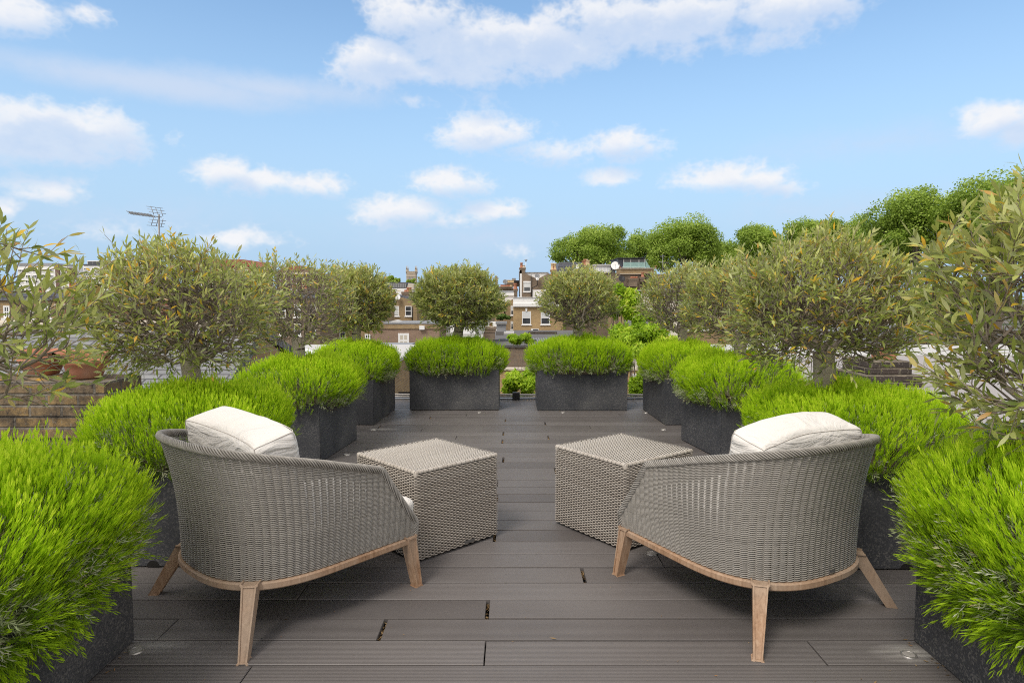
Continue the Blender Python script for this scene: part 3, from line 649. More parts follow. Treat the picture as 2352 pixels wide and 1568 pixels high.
# ------------------------------------------------------------------ olive trees
def grow_tree(seed, base, cen, rad, ntips, tr, ztrunk, leaf=1.0, density=1.0, yellow=.06, lowleaf=.5, lean=(0, 0), spikes=.35, bare=.0, flat=-.96, fork=.74):
    rng = np.random.default_rng(seed)
    base = np.array(base, float); cen = np.array(cen, float); rad = np.array(rad, float)
    nodes = []; par = []; dirs = []
    top = np.array([cen[0] * .7 + base[0] * .3, cen[1] * .7 + base[1] * .3, ztrunk])
    m = 7
    for i in range(m):
        f = i / (m - 1); p = base + (top - base) * f; p[:2] += rng.normal(0, .006, 2) * (i > 0)
        nodes.append(p); par.append(i - 1); dirs.append(np.array([0, 0, 1.0]))
    ntr = m
    # tips spread through the crown, biased to its surface
    d = rng.normal(size=(ntips * 4, 3)); d /= np.linalg.norm(d, axis=1)[:, None]
    d = d[d[:, 2] > flat][:ntips]
    r = rng.uniform(.30 ** 2, 1.0, len(d)) ** .42
    lump = 1 + .07 * np.sin(d[:, 0] * 5 + seed) * np.sin(d[:, 1] * 6 + seed * 2) + .06 * np.sin(d[:, 2] * 7 + d[:, 0] * 4 + seed)
    tips = cen + d * rad * (r * lump)[:, None]
    order = np.argsort(np.linalg.norm((tips - top) / rad, axis=1)); tips = tips[order]; dd = d[order]; rr = r[order]
    NP = np.array(nodes); ND = np.array(dirs); PR = list(par); st = m - 3
    cap = len(NP) + len(tips) * 16; buf = np.zeros((cap, 3)); bd = np.zeros((cap, 3)); n = len(NP); buf[:n] = NP; bd[:n] = ND
    tipnode = []
    for t in tips:
        w = t - buf[st:n]; dist = np.linalg.norm(w, axis=1) + 1e-6
        cosang = (w * bd[st:n]).sum(1) / dist
        outw = (buf[st:n] - top); 
        cost = dist * (1 + 1.3 * np.clip(.8 - cosang, 0, 2)) + .05 * (dist < .05)
        k = st + int(np.argmin(cost)); p0 = buf[k].copy(); L = np.linalg.norm(t - p0)
        q = p0 + (bd[k] * .55 + (t - p0) / max(L, 1e-6) * .3 + np.array([0, 0, .05])) * L * .45
        ns = int(max(1, min(14, round(L / .045)))); prev = k
        for i in range(1, ns + 1):
            f = i / ns; p = (1 - f) ** 2 * p0 + 2 * f * (1 - f) * q + f * f * t
            if i < ns: p = p + rng.normal(0, .0055, 3)
            dv = p - buf[prev]; dv /= np.linalg.norm(dv) + 1e-9
            buf[n] = p; bd[n] = dv; PR.append(prev); prev = n; n += 1
        tipnode.append(prev)
    P = buf[:n]; Dn = bd[:n]; PR = np.array(PR)
    cnt = np.zeros(n); cnt[tipnode] += 1
    for i in range(n - 1, 0, -1): cnt[PR[i]] += cnt[i]
    R = np.minimum(.0015 * np.maximum(cnt, .7) ** .39, tr * .6)
    R[:ntr] = np.maximum(R[:ntr], tr * np.linspace(1.12, .92, ntr))
    child = np.arange(1, n); pr = PR[1:]
    big = R[child] > .0085
    tm = MB(); ii = child[big]
    tubes(tm, P[PR[ii]], P[ii] + Dn[ii] * .004, np.minimum(R[PR[ii]], R[ii] * 1.25), R[ii], 9, np.clip(.90 + rng.normal(0, .05, len(ii)), 0, 1))
    wm = MB(); jj = child[~big]
    tubes(wm, P[PR[jj]], P[jj], np.minimum(R[PR[jj]], R[jj] * 1.3), R[jj], 4, np.clip(.34 + .35 * rng.random(len(jj)) ** 2, 0, 1))
    # leaves in opposite pairs along the last part of every twig
    lb, ld, lt, lrel = [], [], [], []
    xs0, xs1 = [], []
    for q_, k in enumerate(tipnode):
        rel = (P[k] - cen) / rad; hgt = rel[2]; rn = np.linalg.norm(rel)
        w = max(.04, (rn - .48) * 1.75) * (lowleaf + (1 - lowleaf) * min(1, max(0, (hgt + .75) / 1.1)))
        if rng.random() < bare or rng.random() > min(1, w * 1.5): continue
        dv = Dn[k] * .75 + rel * .18 + np.array([0, 0, .30]) + rng.normal(0, .12, 3); dv /= np.linalg.norm(dv)
        ext = rng.uniform(.03, .08) * (1 + (spikes * 2 if hgt > .35 and rng.random() < .35 else 0))
        tipp = P[k] + dv * ext; xs0.append(P[k]); xs1.append(tipp)
        ref = np.array([1.0, 0, 0]) if abs(dv[2]) > .8 else np.array([0, 0, 1.0])
        N = np.cross(dv, ref); N /= np.linalg.norm(N); B = np.cross(dv, N)
        npair = max(2, int(round(density * w * rng.uniform(5.0, 8.5)))); tw = rng.uniform(0, PI)
        clump = rng.random(); tone = rng.normal(0, .10)
        for j in range(npair):
            f = 1 - j / npair * 1.0; back = (1 - f) * (ext + .055)
            p = tipp - dv * min(back, ext) - Dn[k] * max(0, back - ext)
            for s in (0, 1):
                if rng.random() < .12: continue
                a = tw + j * PI / 2 + s * PI + rng.normal(0, .25)
                rv = math.cos(a) * N + math.sin(a) * B; an = rng.uniform(.45, 1.05) * (1.15 - .5 * f)
                v = dv * math.cos(an) + rv * math.sin(an) + np.array([0, 0, rng.uniform(-.12, .12)])
                lb.append(p); ld.append(v / np.linalg.norm(v)); lrel.append(f)
                y = rng.random()
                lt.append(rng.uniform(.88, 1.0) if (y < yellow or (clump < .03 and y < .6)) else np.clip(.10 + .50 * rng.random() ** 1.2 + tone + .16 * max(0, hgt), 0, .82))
    if xs0: tubes(wm, np.array(xs0), np.array(xs1), np.full(len(xs0), .0015), np.full(len(xs0), .0009), 4, np.full(len(xs0), .75))
    # a few leaves on inner twigs
    thin = child[(R[child] < .0035)]; pick = thin[rng.random(len(thin)) < .03]
    for k in pick:
        v = Dn[k] * .6 + rng.normal(0, .6, 3); lb.append(P[k]); ld.append(v / np.linalg.norm(v)); lrel.append(.5); lt.append(rng.uniform(.15, .7) if rng.random() > .12 else rng.uniform(.88, 1))
    b = np.array(lb); dv = np.array(ld); n2 = len(b)
    sd_ = np.cross(dv, rng.normal(0, 1, (n2, 3)) + np.array([0, 0, 1.2])); sd_ /= np.linalg.norm(sd_, axis=1)[:, None] + 1e-9
    up = np.cross(sd_, dv)
    L = leaf * .047 * rng.uniform(.65, 1.2, n2); W = leaf * .0054 * rng.uniform(.75, 1.25, n2); cv = rng.normal(-.06, .10, n2) * L
    def pt(f, s): return b + dv * (L * f)[:, None] + sd_ * (W * s)[:, None] + up * (cv * f * f * 4 * .5 - abs(s) * 0 + abs(s) * W * .25)[:, None]
    V = np.stack([pt(0, 0), pt(.28, .8), pt(.28, -.8), pt(.62, .95), pt(.62, -.95), pt(1.0, 0)], 1)
    o = np.arange(n2)[:, None] * 6
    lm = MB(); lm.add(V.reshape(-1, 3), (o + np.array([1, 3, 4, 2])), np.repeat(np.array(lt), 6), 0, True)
    lm.f.append(np.concatenate([o + np.array([0, 1, 2]), o + np.array([3, 5, 4])])); lm.m.append(np.zeros(2 * n2, int)); lm.sm.append(np.ones(2 * n2, bool))
    return tm, wm, lm
TREES = [  # key, label, centre offset from trunk, crown radii, crown centre z, tips, kwargs
    ('L1', 'straggly olive tree arching over the brick chimney with terracotta pots', (.03, .02), (.47, .47, .36), 1.14, 800, dict(leaf=1.12, density=1.0, yellow=.07, lowleaf=.45, bare=.15, spikes=.6, flat=-.62)),
    ('L2', 'broad olive tree below the television aerial, bare twigs in its middle', (-.13, 0), (.45, .44, .35), 1.165, 2600, dict(leaf=.98, density=.95, yellow=.10, lowleaf=.55, bare=.22, flat=-.9, fork=.62)),
    ('L3', 'thin olive tree with forked limbs in front of the dark brown mansion block', (-.03, 0), (.47, .42, .365), 1.19, 1900, dict(leaf=1.0, density=.8, yellow=.10, lowleaf=.45, bare=.32)),
    ('L4', 'compact olive tree at the back corner on the chimney side', (.05, 0), (.36, .36, .33), 1.21, 2000, dict(leaf=1.08, density=1.25, yellow=.08, lowleaf=.7, bare=.0)),
    ('B1', 'full rounded olive tree beside the distant church tower', (.0, 0), (.49, .44, .36), 1.22, 3000, dict(leaf=1.12, density=1.35, yellow=.03, lowleaf=.6, bare=.0)),
    ('B2', 'rounded olive tree with bare lower twigs beside the white parapet house', (.0, 0), (.43, .42, .345), 1.20, 2700, dict(leaf=1.05, density=1.15, yellow=.06, lowleaf=.15, bare=.08)),
    ('R4', 'twiggy olive tree in front of the cream rendered house', (-.02, 0), (.42, .40, .35), 1.20, 2100, dict(leaf=1.02, density=1.0, yellow=.07, lowleaf=.4, bare=.15)),
    ('R3', 'olive tree of grey twigs between two fuller olives on the flat roof side', (0, 0), (.44, .42, .345), 1.19, 2200, dict(leaf=1.02, density=1.0, yellow=.08, lowleaf=.4, bare=.15)),
    ('R2', 'wide olive tree with a stout pale trunk behind the cushion on the flat roof side', (-.04, 0), (.46, .46, .36), 1.175, 2900, dict(leaf=1.0, density=1.0, yellow=.09, lowleaf=.45, bare=.15, flat=-.86, fork=.60)),
    ('R1', 'tall olive tree overhanging the near lavender on the flat roof side, yellowing leaves', (.05, .03), (.57, .50, .43), 1.18, 2500, dict(leaf=1.15, density=1.1, yellow=.10, lowleaf=.5, bare=.12, spikes=.6))]
TXY = {'L1': (-1.78, 1.86), 'L2': (-1.635, 3.44), 'L3': (-1.73, 5.28), 'L4': (-1.665, 6.82), 'B1': (-.62, 7.48), 'B2': (.76, 7.46), 'R1': (1.78, 1.88), 'R2': (1.685, 3.44), 'R3': (1.86, 5.30), 'R4': (1.80, 6.80)}
for i, (key, lab, off, rad, cz, nt, kw) in enumerate(TREES):
    x, y = TXY[key]
    t = thing('olive_tree', lab, 'olive tree', (x, y, .40), 0, 'clipped olive trees in the planters')
    tr = .05 if key not in ('B1', 'B2', 'R2') else .058
    a, b_, c_ = grow_tree(40 + i * 7, (0, 0, 0), (off[0], off[1], cz - .40), rad, nt, tr, cz - .40 - rad[2] * kw.pop('fork', .74), **kw)
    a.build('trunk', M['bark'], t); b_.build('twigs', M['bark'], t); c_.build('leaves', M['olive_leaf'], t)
#PART3
# ------------------------------------------------------------------ wicker armchair
CW0, CW1, CD0, CD1, CN = .375, .398, .40, .475, 2.6
def plan_curve(n=1400):
    """unit plan of the U: (cx, cy, isback) from the +x arm front round the back to the -x arm front, with arc length"""
    ys = np.linspace(.42, 0, 160, endpoint=False)
    th = np.linspace(0, PI, n)
    c, s_ = np.cos(th), np.sin(th)
    bx = np.sign(c) * np.abs(c) ** (2 / CN); by = -np.abs(s_) ** (2 / CN)
    cx = np.concatenate([np.ones(160), bx, -np.ones(160)]); cy = np.concatenate([ys, by, ys[::-1]])
    isb = np.concatenate([np.zeros(160), np.ones(n), np.zeros(160)])
    X = cx * .385; Y = np.where(isb > 0, cy * .44, cy)
    a = np.concatenate([[0], np.cumsum(np.hypot(np.diff(X), np.diff(Y)))])
    return cx, cy, isb, a
PCX, PCY, PIB, PA = plan_curve()
PLEN = PA[-1]
def chair_pos(a, t, off=0.0):
    """arc position a, height parameter t (0 rail .. 1 rim) -> point and outward normal"""
    a = np.asarray(a, float); t = np.broadcast_to(np.asarray(t, float), a.shape)
    def P(a_):
        cx = np.interp(a_, PA, PCX); cy = np.interp(a_, PA, PCY); back = cy < 0
        bk = np.clip(-cy, 0, 1)
        zr = np.where(cy > 0, .605 - .27 * cy, .605 + .115 * bk ** .9)
        fl = t ** 2.4
        W = CW0 + (CW1 - CW0) * fl + .014 * np.sin(PI * t) * (1 - bk * .5); D = CD0 + (CD1 - CD0) * fl
        fr = np.clip(cy / .42, 0, 1)
        x = cx * W * (1 - .01 * fr); y = np.where(back, cy * D, cy)
        z = .215 + (zr - .215) * t
        return np.stack([x, y, z], -1)
    p = P(a); e = 1e-3
    tg = P(np.clip(a + e, 0, PLEN)) - P(np.clip(a - e, 0, PLEN)); tg /= np.linalg.norm(tg, axis=-1)[..., None] + 1e-12
    nr = np.stack([-tg[..., 1], tg[..., 0], 0 * tg[..., 0]], -1); nr /= np.linalg.norm(nr, axis=-1)[..., None] + 1e-12
    # travelling +x front -> back -> -x front: outward is to the left-hand of travel reversed
    nr = nr * 1.0
    return p + nr * np.broadcast_to(np.asarray(off, float), a.shape)[..., None], tg, nr
def front_end(t):
    """distance from the arm's very front at which the sloping front edge cuts the row"""
    return np.where(t < .22, 0.0, (t - .22) / .78 * .20)
def weave_shell(parent):
    rng = np.random.default_rng(3); mb = MB()
    ds = .0305; nst = int(PLEN / ds); ds = PLEN / nst; rows = 64
    for r in range(rows):
        t = (r + .6) / rows; a0 = float(front_end(np.array(t))); 
        for k in (0, 1):
            m = int((PLEN - 2 * a0) / ds * 3.4); a = np.linspace(a0, PLEN - a0, m)
            wob = .0003 * np.sin(a * 9 + r)
            off = .0044 * np.sin(PI * a / ds + PI * k)
            ph = np.cos(PI * a / ds + PI * k)
            tt = t + (.0011 * ph + wob) / .42
            p, tg, nr = chair_pos(a, np.clip(tt, 0, 1), off)
            B = np.cross(tg, nr)
            mb.sweep(p, nr, B, .0022, .0025, 5, .55 + .06 * rng.normal())
    # stakes
    for s in range(1, nst):
        a = np.full(16, s * ds); ed = min(s * ds, PLEN - s * ds)
        tmax = 1.0 if ed > .20 else .22 + ed / .20 * .78
        t = np.linspace(0, tmax, 16); p, tg, nr = chair_pos(a, t)
        mb.sweep(p, nr, tg, .0024, .0024, 5, .30)
    return mb.build('woven_shell', M['wicker_grey'], parent)
def rim_path():
    t = np.linspace(0, .97, 26); e = front_end(t)
    p1, _, n1 = chair_pos(e, t)
    a = np.linspace(.20, PLEN - .20, 260); p2, _, n2 = chair_pos(a, np.ones_like(a))
    p3, _, n3 = chair_pos(PLEN - e[::-1], t[::-1])
    P = np.concatenate([p1, p2, p3]); N = np.concatenate([n1, n2, n3])
    # even spacing, corners softened
    s = np.concatenate([[0], np.cumsum(np.linalg.norm(np.diff(P, axis=0), axis=1))]); q = np.linspace(0, s[-1], 900)
    P = np.stack([np.interp(q, s, P[:, i]) for i in range(3)], 1); N = np.stack([np.interp(q, s, N[:, i]) for i in range(3)], 1)
    for _ in range(10): P[1:-1] = (P[:-2] + 2 * P[1:-1] + P[2:]) / 4; N[1:-1] = (N[:-2] + 2 * N[1:-1] + N[2:]) / 4
    return P, N / np.linalg.norm(N, axis=1)[:, None], q
def rim_braid(parent):
    P, N, q = rim_path(); tg = np.gradient(P, axis=0); tg /= np.linalg.norm(tg, axis=1)[:, None]
    B = np.cross(tg, N); B /= np.linalg.norm(B, axis=1)[:, None]; mb = MB(); rng = np.random.default_rng(4)
    ns = 7
    for k in range(ns):
        a = q / .085 * 2 * PI + k * 2 * PI / ns
        c = P + N * (np.cos(a) * .0100)[:, None] + B * (np.sin(a) * .0125)[:, None]
        mb.sweep(c, N, B, .0040, .0040, 6, .60 + .2 * rng.normal() * .6)
    mb.sweep(P, N, B, .0085, .0105, 8, .05)
    return mb.build('rim_braid', M['wicker_grey'], parent)
def make_chair(label, loc, rotz):
    t = thing('wicker_armchair', label, 'armchair', loc, rotz, 'pair of wicker armchairs on teak legs'); t.scale = (.962, .962, 1)
    weave_shell(t); rim_braid(t)
    # teak rail that follows the shell's foot
    a = np.linspace(.03, PLEN - .03, 150); p, tg, nr = chair_pos(a, np.zeros_like(a))
    mb = MB(); c = p + nr * .002; c[:, 2] = .1995
    hw, hh, ch = .015, .0145, .005
    sec = [(-hw, -hh + ch), (-hw + ch, -hh), (hw - ch, -hh), (hw, -hh + ch), (hw, hh - ch), (hw - ch, hh), (-hw + ch, hh), (-hw, hh - ch)]
    V = np.stack([c + nr * s_[0] + np.array([0, 0, s_[1]]) for s_ in sec], 1); n = len(c)
    f = [(i * 8 + j, (i + 1) * 8 + j, (i + 1) * 8 + (j + 1) % 8, i * 8 + (j + 1) % 8) for i in range(n - 1) for j in range(8)]
    mb.add(V.reshape(-1, 3), f); mb.cbox((-.345, .37, .178), (.345, .402, .213), .005)
    mb.build('seat_frame', M['teak'], t)
    # legs
    def leg(top, foot, w0, w1, dp0, dp1, fwd):
        mb = MB(); fwd = np.array(fwd, float); fwd /= np.linalg.norm(fwd); sd_ = np.array([-fwd[1], fwd[0]])
        bm = bmesh.new(); bmesh.ops.create_cube(bm, size=1)
        for v in bm.verts:
            k = v.co.z + .5; c = np.array(foot) + (np.array(top) - np.array(foot)) * k; w = w1 + (w0 - w1) * k; dd = dp1 + (dp0 - dp1) * k
            xy = c[:2] + sd_ * v.co.x * w + fwd * v.co.y * dd; v.co = Vector((xy[0], xy[1], c[2]))
        bmesh.ops.bevel(bm, geom=bm.edges[:], offset=.006, segments=2, affect='EDGES')
        mb.bm(bm); return mb.build('leg', M['teak'], t)
    for s in (1, -1):
        leg((s * .366, .385, .2155), (s * .400, .405, 0), .046, .031, .050, .031, (0, 1))
        leg((s * .296, -.318, .2165), (s * .408, -.408, 0), .056, .032, .046, .030, (s * .72, -.70))
    # dark seat added below the cushions to block light, and a small maker's plate
    mb = MB(); aa = np.linspace(.02, PLEN - .02, 90); p, tg, nr = chair_pos(aa, np.zeros_like(aa), -.020)
    lo = p.copy(); lo[:, 2] = .186; mb.prism([tuple(x) for x in lo], (0, 0, .022)); mb.build('seat_base', M['black'], t)
    p, tg, nr = chair_pos(np.array([PLEN * .5]), np.array([.035]), .010)
    q, n_, g = p[0], nr[0], tg[0]; mb = MB(); e1 = g * .016; e2 = np.array([0, 0, .005]); dpt = n_ * .003
    mb.hexa([q - e1 - e2, q + e1 - e2, q + e1 - e2 + dpt, q - e1 - e2 + dpt, q - e1 + e2, q + e1 + e2, q + e1 + e2 + dpt, q - e1 + e2 + dpt]); mb.build('name_plate', M['plate'], t)
    return t
CH_L = ((-.962, 2.715, 0), math.radians(48.8 - 90)); CH_R = ((1.007, 2.711, 0), math.radians(119.0 - 90))
ch1 = make_chair('grey wicker armchair on teak legs, on the chimney side, facing away', *CH_L)
ch2 = copy_tree(ch1); ch2.location = CH_R[0]; ch2.rotation_euler = (0, 0, CH_R[1]); ch2['label'] = 'grey wicker armchair on teak legs, on the flat roof side, facing away'

def cushion_mesh(hx, hy, hz, r, bulge, seed, bend=0.0, slump=0.0):
    n = 34; bm = bmesh.new(); bmesh.ops.create_cube(bm, size=2)
    bmesh.ops.subdivide_edges(bm, edges=bm.edges[:], cuts=n, use_grid_fill=True)
    h = np.array([hx, hy, hz])
    for v in bm.verts:
        u = np.array(v.co[:]); p = u * h
        q = np.clip(p, -(h - r), h - r); d = p - q; l = np.linalg.norm(d)
        if l > 1e-9: p = q + d / l * r
        f = 1 - u * u
        # fat faces
        if abs(u[1]) > .999: p[1] += np.sign(u[1]) * bulge * f[0] * f[2]
        if abs(u[0]) > .999: p[0] += np.sign(u[0]) * bulge * .5 * f[1] * f[2]
        if abs(u[2]) > .999: p[2] += np.sign(u[2]) * bulge * .75 * f[0] * f[1]
        # dog ears, slump and slight wrap round the back
        p[2] += slump * (u[0] ** 2 - .4) * (.5 + .5 * u[2]) ; p[1] += bend * (u[0] ** 2)
        w = Vector(p * 6.0) + Vector((seed * 3.1, 0, 0))
        p += np.array([mnoise.noise(w), mnoise.noise(w + Vector((7, 0, 0))), mnoise.noise(w + Vector((0, 9, 0)))]) * .006
        w = Vector(p * 17.0); k_ = .35 + .65 * max(abs(u[0]), 0) ** 3; p += np.array([.3, 1, .5]) * (mnoise.noise(w) * .0022 + k_ * (abs(mnoise.noise(Vector((p[0] * 9 + p[2] * 16, p[1] * 12 - p[2] * 7, p[2] * 6 + seed)))) - .2) * -.008)
        v.co = Vector(p)
    bm.verts.ensure_lookup_table()
    return bm
def cushion(name, label, loc, rotz, tilt, hx, hy, hz, seed, bend, slump, group, roll=0.0):
    t = thing(name, label, 'cushion', loc, rotz, group)
    mb = MB(); bm = cushion_mesh(hx, hy, hz, .028, .020, seed, bend, slump); mb.bm(bm, smooth=True)
    R = Matrix.Rotation(roll, 4, 'Y') @ Matrix.Rotation(tilt, 4, 'X')
    for i, v in enumerate(mb.v): mb.v[i] = (np.array(R.to_3x3()) @ v.T).T
    mb.build('cover', M['canvas'], t)
    # stitched seams along the box edges
    sm = MB()
    def P(ux, uy, uz):
        h = np.array([hx, hy, hz]); p = np.array([ux, uy, uz]) * h; r = .028
        q = np.clip(p, -(h - r), h - r); d = p - q; l = np.linalg.norm(d); p = q + d / l * (r + .001) if l > 1e-9 else p
        p[2] += slump * (ux ** 2 - .4) * (.5 + .5 * uz); p[1] += bend * ux ** 2
        w = Vector(p * 6.0) + Vector((seed * 3.1, 0, 0)); p = p + np.array([mnoise.noise(w), mnoise.noise(w + Vector((7, 0, 0))), mnoise.noise(w + Vector((0, 9, 0)))]) * .006
        return np.array(R.to_3x3()) @ p
    k = np.linspace(-1, 1, 40)
    for sy in (-1, 1):
        sm.wire([P(x, sy, 1) for x in k], .0016, 5)
        for sx in (-1, 1): sm.wire([P(sx, sy, z) for z in k], .0016, 5)
    for sx in (-1, 1): sm.wire([P(sx, y, 1) for y in np.linspace(-1, 1, 16)], .0016, 5)
    sm.build('seam', M['seam'], t)
    return t
def in_chair(ch, lx, ly, z):
    (x, y, _), rz = ch; c, s_ = math.cos(rz), math.sin(rz)
    return (x + lx * c - ly * s_, y + lx * s_ + ly * c, z)
cushion('back_cushion', 'white back cushion sticking up from the armchair on the chimney side', in_chair(CH_L, -.01, -.135, .553), CH_L[1] + .05, math.radians(12), .272, .092, .205, 1, -.034, .010, 'white back cushions', math.radians(4.5))
cushion('back_cushion', 'white back cushion sticking up from the armchair on the flat roof side', in_chair(CH_R, .03, -.15, .550), CH_R[1] - .10, math.radians(13), .262, .092, .205, 5, -.034, -.006, 'white back cushions', math.radians(-4.5))
for CHX, s_, lab in ((CH_L, 2, 'white seat cushion down inside the armchair on the chimney side'), (CH_R, 7, 'white seat cushion down inside the armchair on the flat roof side')):
    t = thing('seat_cushion', lab, 'cushion', in_chair(CHX, 0, .13, .285), CHX[1], 'white seat cushions')
    mb = MB(); mb.bm(cushion_mesh(.312, .325, .072, .035, .010, s_), smooth=True); mb.build('cover', M['canvas'], t)

# ------------------------------------------------------------------ woven cube tables
def make_table(label, loc, rotz, S=.525, Hh=.44):
    t = thing('woven_table', label, 'side table', loc, rotz, 'pair of woven cube tables')
    rng = np.random.default_rng(8); h = S / 2; r = .016
    # side strands run right round the rounded square
    def loop(n):
        s = np.linspace(0, 4 * S, n, endpoint=False); pts = []; nrm = []
        for q in s:
            k = int(q // S); u = q - k * S - h; 
            x, y = u, -h
            nx, ny = 0.0, -1.0
            if abs(u) > h - r:
                e = (abs(u) - (h - r)) / r * PI / 4; sg = np.sign(u); nx, ny = sg * math.sin(e), -math.cos(e)
                x = sg * (h - r) + r * nx; y = -(h - r) + r * ny
            c, s_ = [(1, 0), (0, 1), (-1, 0), (0, -1)][k]
            pts.append((x * c - y * s_, x * s_ + y * c)); nrm.append((nx * c - ny * s_, nx * s_ + ny * c))
        return s, np.array(pts), np.array(nrm)
    nc = 4 * 27; ds = 4 * S / nc; s, p2, n2 = loop(nc * 4); mb = MB()
    rows = 62; z0 = .012; dz = (Hh - .016 - z0) / rows
    for i in range(rows):
        z = z0 + (i + .5) * dz
        off = .0030 * np.cos(PI * s / ds + PI * (i % 2)); off = off * 1.35
        P = np.column_stack([p2 + n2 * off[:, None], np.full(len(s), z) + .0004 * np.sin(s * 40 + i)]); N = np.column_stack([n2, np.zeros(len(s))])
        mb.sweep(P, N, np.tile([0, 0, 1.0], (len(s), 1)), .0014, dz * .44, 6, .52 + .07 * rng.normal(), closed=True)
    mb.build('woven_sides', M['wicker_beige'], t)
    mb = MB(); m = 27 * 4; u = np.linspace(-h + .004, h - .004, m); rows = 70; dy = (S - .02) / rows
    for i in range(rows):
        y = -h + .01 + (i + .5) * dy; off = .0032 * np.cos(PI * (u + h) / (S / 27) + PI * (i % 2))
        P = np.column_stack([u, np.full(m, y), Hh - .003 + off]); mb.sweep(P, np.tile([0, 0, 1.0], (m, 1)), np.tile([0, 1.0, 0], (m, 1)), .0014, dy * .42, 6, .92 + .07 * rng.normal())  # top strands tinted paler than the sides, standing in for sky reflection
    for k in range(1, 27):
        x = -h + k * S / 27; mb.box((x - .0016, -h + .006, Hh - .0075), (x + .0016, h - .006, Hh - .0045), .25)
    mb.build('woven_top', M['wicker_beige'], t)
    # lapped edge wrapping
    mb = MB()
    for k in range(4):
        c, s_ = [(1, 0), (0, 1), (-1, 0), (0, -1)][k]
        for j in range(36):
            u0 = -h + .005 + j * (S - .01) / 36; u1 = u0 + (S - .01) / 36 * .93; ang = np.linspace(-.25, PI / 2 + .25, 6); rr = .0105; lift = .0012 * (j % 2)
            pr = [(-h + .008 - (rr + lift) * math.cos(a), Hh - .0090 + (rr + lift) * math.sin(a)) for a in ang]
            V = [];
            for (yy, zz) in pr:
                for x in (u0, u1): V.append((x * c - yy * s_, x * s_ + yy * c, zz))
            mb.add(V, [(i * 2, i * 2 + 1, i * 2 + 3, i * 2 + 2) for i in range(5)], .60 + .1 * rng.normal(), 0, True)
    for sx in (-1, 1):
        for sy in (-1, 1): mb.lathe((sx * (h - .010), sy * (h - .010), Hh - .022), [(.0125, 0), (.0125, .012), (.010, .019), (.005, .0225), (.0004, .0235)], 12, .6)
    mb.build('edge_wrap', M['wicker_beige'], t)
    mb = MB(); mb.box((-h + .007, -h + .007, .010), (h - .007, h - .007, Hh - .009)); mb.build('inner_case', M['black'], t)
    for sx in (-1, 1):
        for sy in (-1, 1): mb = MB(); mb.cyl((sx * (h - .10), sy * (h - .10), 0), (sx * (h - .10), sy * (h - .10), .0105), .018); mb.build('foot', M['black'], t)
    return t
tb1 = make_table('beige woven cube table in front of the armchair on the chimney side', (-.445, 3.352, 0), math.radians(44.0))
q = MB(); q.box((.03, -.525 / 2 - .0065, .018), (.095, -.525 / 2 - .0035, .032)); q.build('name_plate', M['plate'], tb1)
tb2 = copy_tree(tb1); tb2.location = (.605, 3.487, 0); tb2.rotation_euler = (0, 0, math.radians(37.0)); tb2['label'] = 'beige woven cube table in front of the armchair on the flat roof side'
for c in list(tb2.children):
    if c.name.startswith('name_plate'): bpy.data.objects.remove(c)
#PART4
# ------------------------------------------------------------------ the town beyond: helpers
def mesh_part(name, mat, parent, mb): return mb.build(name, M[mat] if isinstance(mat, str) else mat, parent)
def rect(u0, v0, u1, v1, Y):
    a, b_ = at(u0, v0, Y), at(u1, v1, Y)
    return min(a[0], b_[0]), max(a[0], b_[0]), min(a[2], b_[2]), max(a[2], b_[2])
def wall(parent, name, mat, u0, v0, u1, v1, Y, depth, floor=None, dy=0.0):
    x0, x1, z0, z1 = rect(u0, v0, u1, v1, Y)
    if floor is not None: z0 = floor
    mb = MB(); mb.box((x0, Y + dy, z0), (x1, Y + depth, z1)); return mesh_part(name, mat, parent, mb)
def gable(parent, name, mat, pts, Y, depth, dy=0.0):
    """pts: photo outline of the front (clockwise from lower left)"""
    P = [at(u, v, Y) for u, v in pts]; P = [(p[0], Y + dy, p[2]) for p in P]
    mb = MB(); mb.prism(P[::-1], (0, depth, 0)); return mesh_part(name, mat, parent, mb)
def window(parent, u0, v0, u1, v1, Y, bars=(1, 1), blind=0.0, sill=True, mat='paint_white', fw=.075, cloth='blind', proud=.035, name='window'):
    x0, x1, z0, z1 = rect(u0, v0, u1, v1, Y); y = Y - proud
    mb = MB(); w = fw
    mb.box((x0, y, z0), (x0 + w, Y + .01, z1)); mb.box((x1 - w, y, z0), (x1, Y + .01, z1))
    mb.box((x0 + w, y, z1 - w), (x1 - w, Y + .01, z1)); mb.box((x0 + w, y, z0), (x1 - w, Y + .01, z0 + w))
    iw, ih = x1 - x0 - 2 * w, z1 - z0 - 2 * w; bw = w * .55
    for k in range(1, bars[0]):
        x = x0 + w + iw * k / bars[0]; mb.box((x - bw / 2, y + .006, z0 + w), (x + bw / 2, Y + .01, z1 - w))
    for k in range(1, bars[1] + 0):
        z = z0 + w + ih * k / bars[1]; mb.box((x0 + w, y + .003, z - bw * .7), (x1 - w, Y + .012, z + bw * .7))
    if sill: mb.box((x0 - .09, y - .07, z0 - .11), (x1 + .09, Y + .014, z0 - .002))
    f = mesh_part(name, mat, parent, mb)
    g = MB(); g.box((x0 + w * .9, y + .018, z0 + w * .9), (x1 - w * .9, Y + .008, z1 - w * .9)); mesh_part('pane', 'glass', f, g)
    if blind > 0:
        g = MB(); g.box((x0 + w * .95, y + .0125, z1 - w - ih * blind), (x1 - w * .95, y + .0165, z1 - w * .95)); mesh_part('blind', cloth, f, g)
    return f
